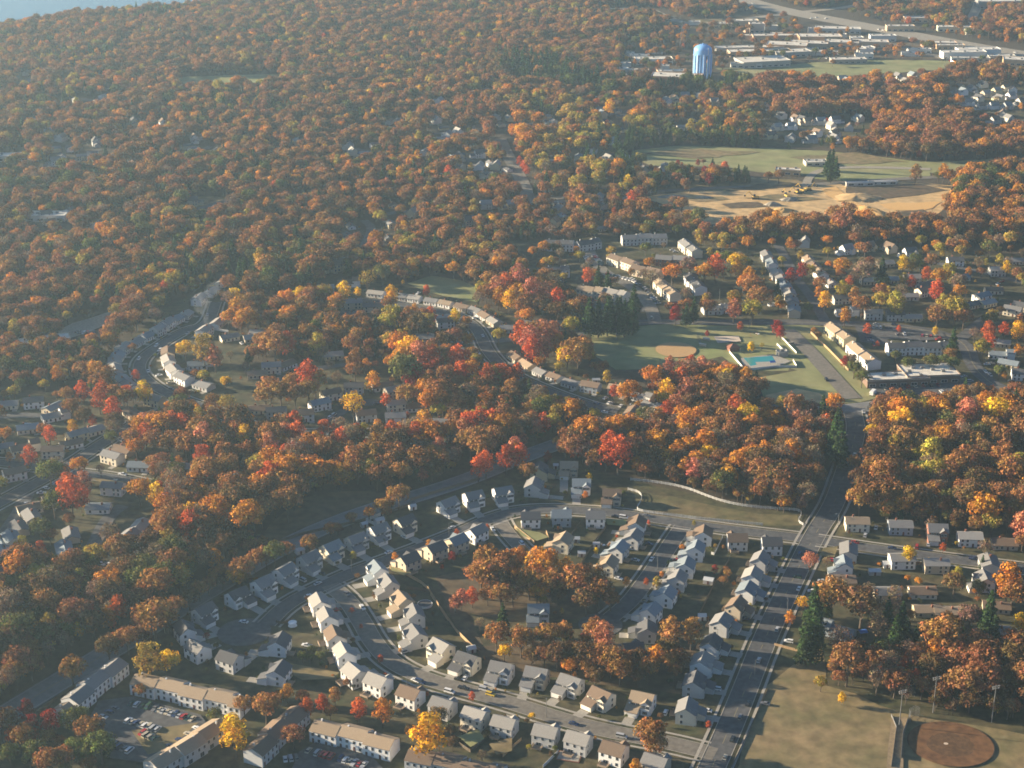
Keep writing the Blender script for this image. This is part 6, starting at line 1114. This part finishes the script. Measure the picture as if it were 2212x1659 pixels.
# ---------------------------------------------------------------- smoke
def smoke():
    m = bpy.data.materials.new('chimney smoke'); m.use_nodes = True; n = m.node_tree.nodes; l = m.node_tree.links; n.clear(); o = n.new('ShaderNodeOutputMaterial'); v = n.new('ShaderNodeVolumePrincipled')
    v.inputs['Color'].default_value = (.9,.93,.97,1); v.inputs['Anisotropy'].default_value = .3
    g_ = n.new('ShaderNodeNewGeometry'); t = n.new('ShaderNodeTexNoise'); t.inputs['Scale'].default_value = .22; t.inputs['Detail'].default_value = 3; l.new(g_.outputs['Position'], t.inputs['Vector'])
    mr = n.new('ShaderNodeMapRange'); mr.inputs[1].default_value = .40; mr.inputs[2].default_value = .85; mr.inputs[3].default_value = 0; mr.inputs[4].default_value = .03; l.new(t.outputs['Fac'], mr.inputs[0]); l.new(mr.outputs[0], v.inputs['Density']); l.new(v.outputs[0], o.inputs['Volume'])
    keys = [(1342,472,6,.5),(1335,435,11,1.2),(1335,400,17,2.4),(1300,330,24,5.5),(1310,280,30,6.5),(1370,225,34,5),(1420,180,38,4),(1440,150,41,2)]
    ps = [(P(x/3, 553+y/3, Z), r) for x, y, Z, r in keys]; mb = MB(); nn = 12
    for i, (p, r) in enumerate(ps):
        d = ps[min(i+1, len(ps)-1)][0]-ps[max(i-1, 0)][0]; d.normalize(); u = d.orthogonal().normalized(); w_ = d.cross(u)
        for k in range(nn): a = 2*math.pi*k/nn; mb.v.append(tuple(p+u*r*math.cos(a)+w_*r*math.sin(a)))
    for i in range(len(ps)-1):
        for k in range(nn): j = (k+1) % nn; mb.f.append((i*nn+k, i*nn+j, (i+1)*nn+j, (i+1)*nn+k)); mb.m.append(0)
    mb.f.append(tuple(range(nn-1, -1, -1))); mb.m.append(0); mb.f.append(tuple(range((len(ps)-1)*nn, len(ps)*nn))); mb.m.append(0)
    me = mb.build('smoke', m, True); o = bpy.data.objects.new('smoke', me); link(o); o['kind'] = 'stuff'
smoke()
# ---------------------------------------------------------------- haze: one closed box of even air around everything
mh = bpy.data.materials.new('haze'); mh.use_nodes = True; n = mh.node_tree.nodes; n.clear(); o = n.new('ShaderNodeOutputMaterial'); v = n.new('ShaderNodeVolumePrincipled')
v.inputs['Color'].default_value = (.58,.83,1.0,1); v.inputs['Density'].default_value = HAZE = .000088; v.inputs['Anisotropy'].default_value = .45
mh.node_tree.links.new(v.outputs[0], o.inputs['Volume'])
hb = MB(); hb.box(-15000, 15000, -10000, 18000, -1.2, CAM_H+12); ho = bpy.data.objects.new('haze', hb.build('haze', mh)); link(ho); ho['kind'] = 'stuff'

# keep every description short
def nw(t): return len(t.replace('-', ' ').split())
for o in COL.objects:
    if o.parent is None and 'label' in o:
        t = o['label']
        for a, b in ((' from the left in the row ', ' from left in the row '), ('in the row ', 'in row '), (' from the corner on the inner side of the ', ' on the inner side of the '), (' from the top on the ', ' down the '), (' from the far end on the ', ' on the '), (' from the cul-de-sac in row below ', ' right of the cul-de-sac below '), ('light grey roof', 'pale roof'), ('pale grey house', 'greyish house'), ('dark grey roof', 'dark roof'), ('blue grey roof', 'bluish roof'), (' from the top in the pale row left of ', ' in the pale row left of '), (' from the left', ' from left'), ('the right-hand', 'right-hand'), (' backing on the ', ' by the '), ('rust brown', 'rusty')):
            if nw(t) > 16: t = t.replace(a, b)
        o['label'] = t
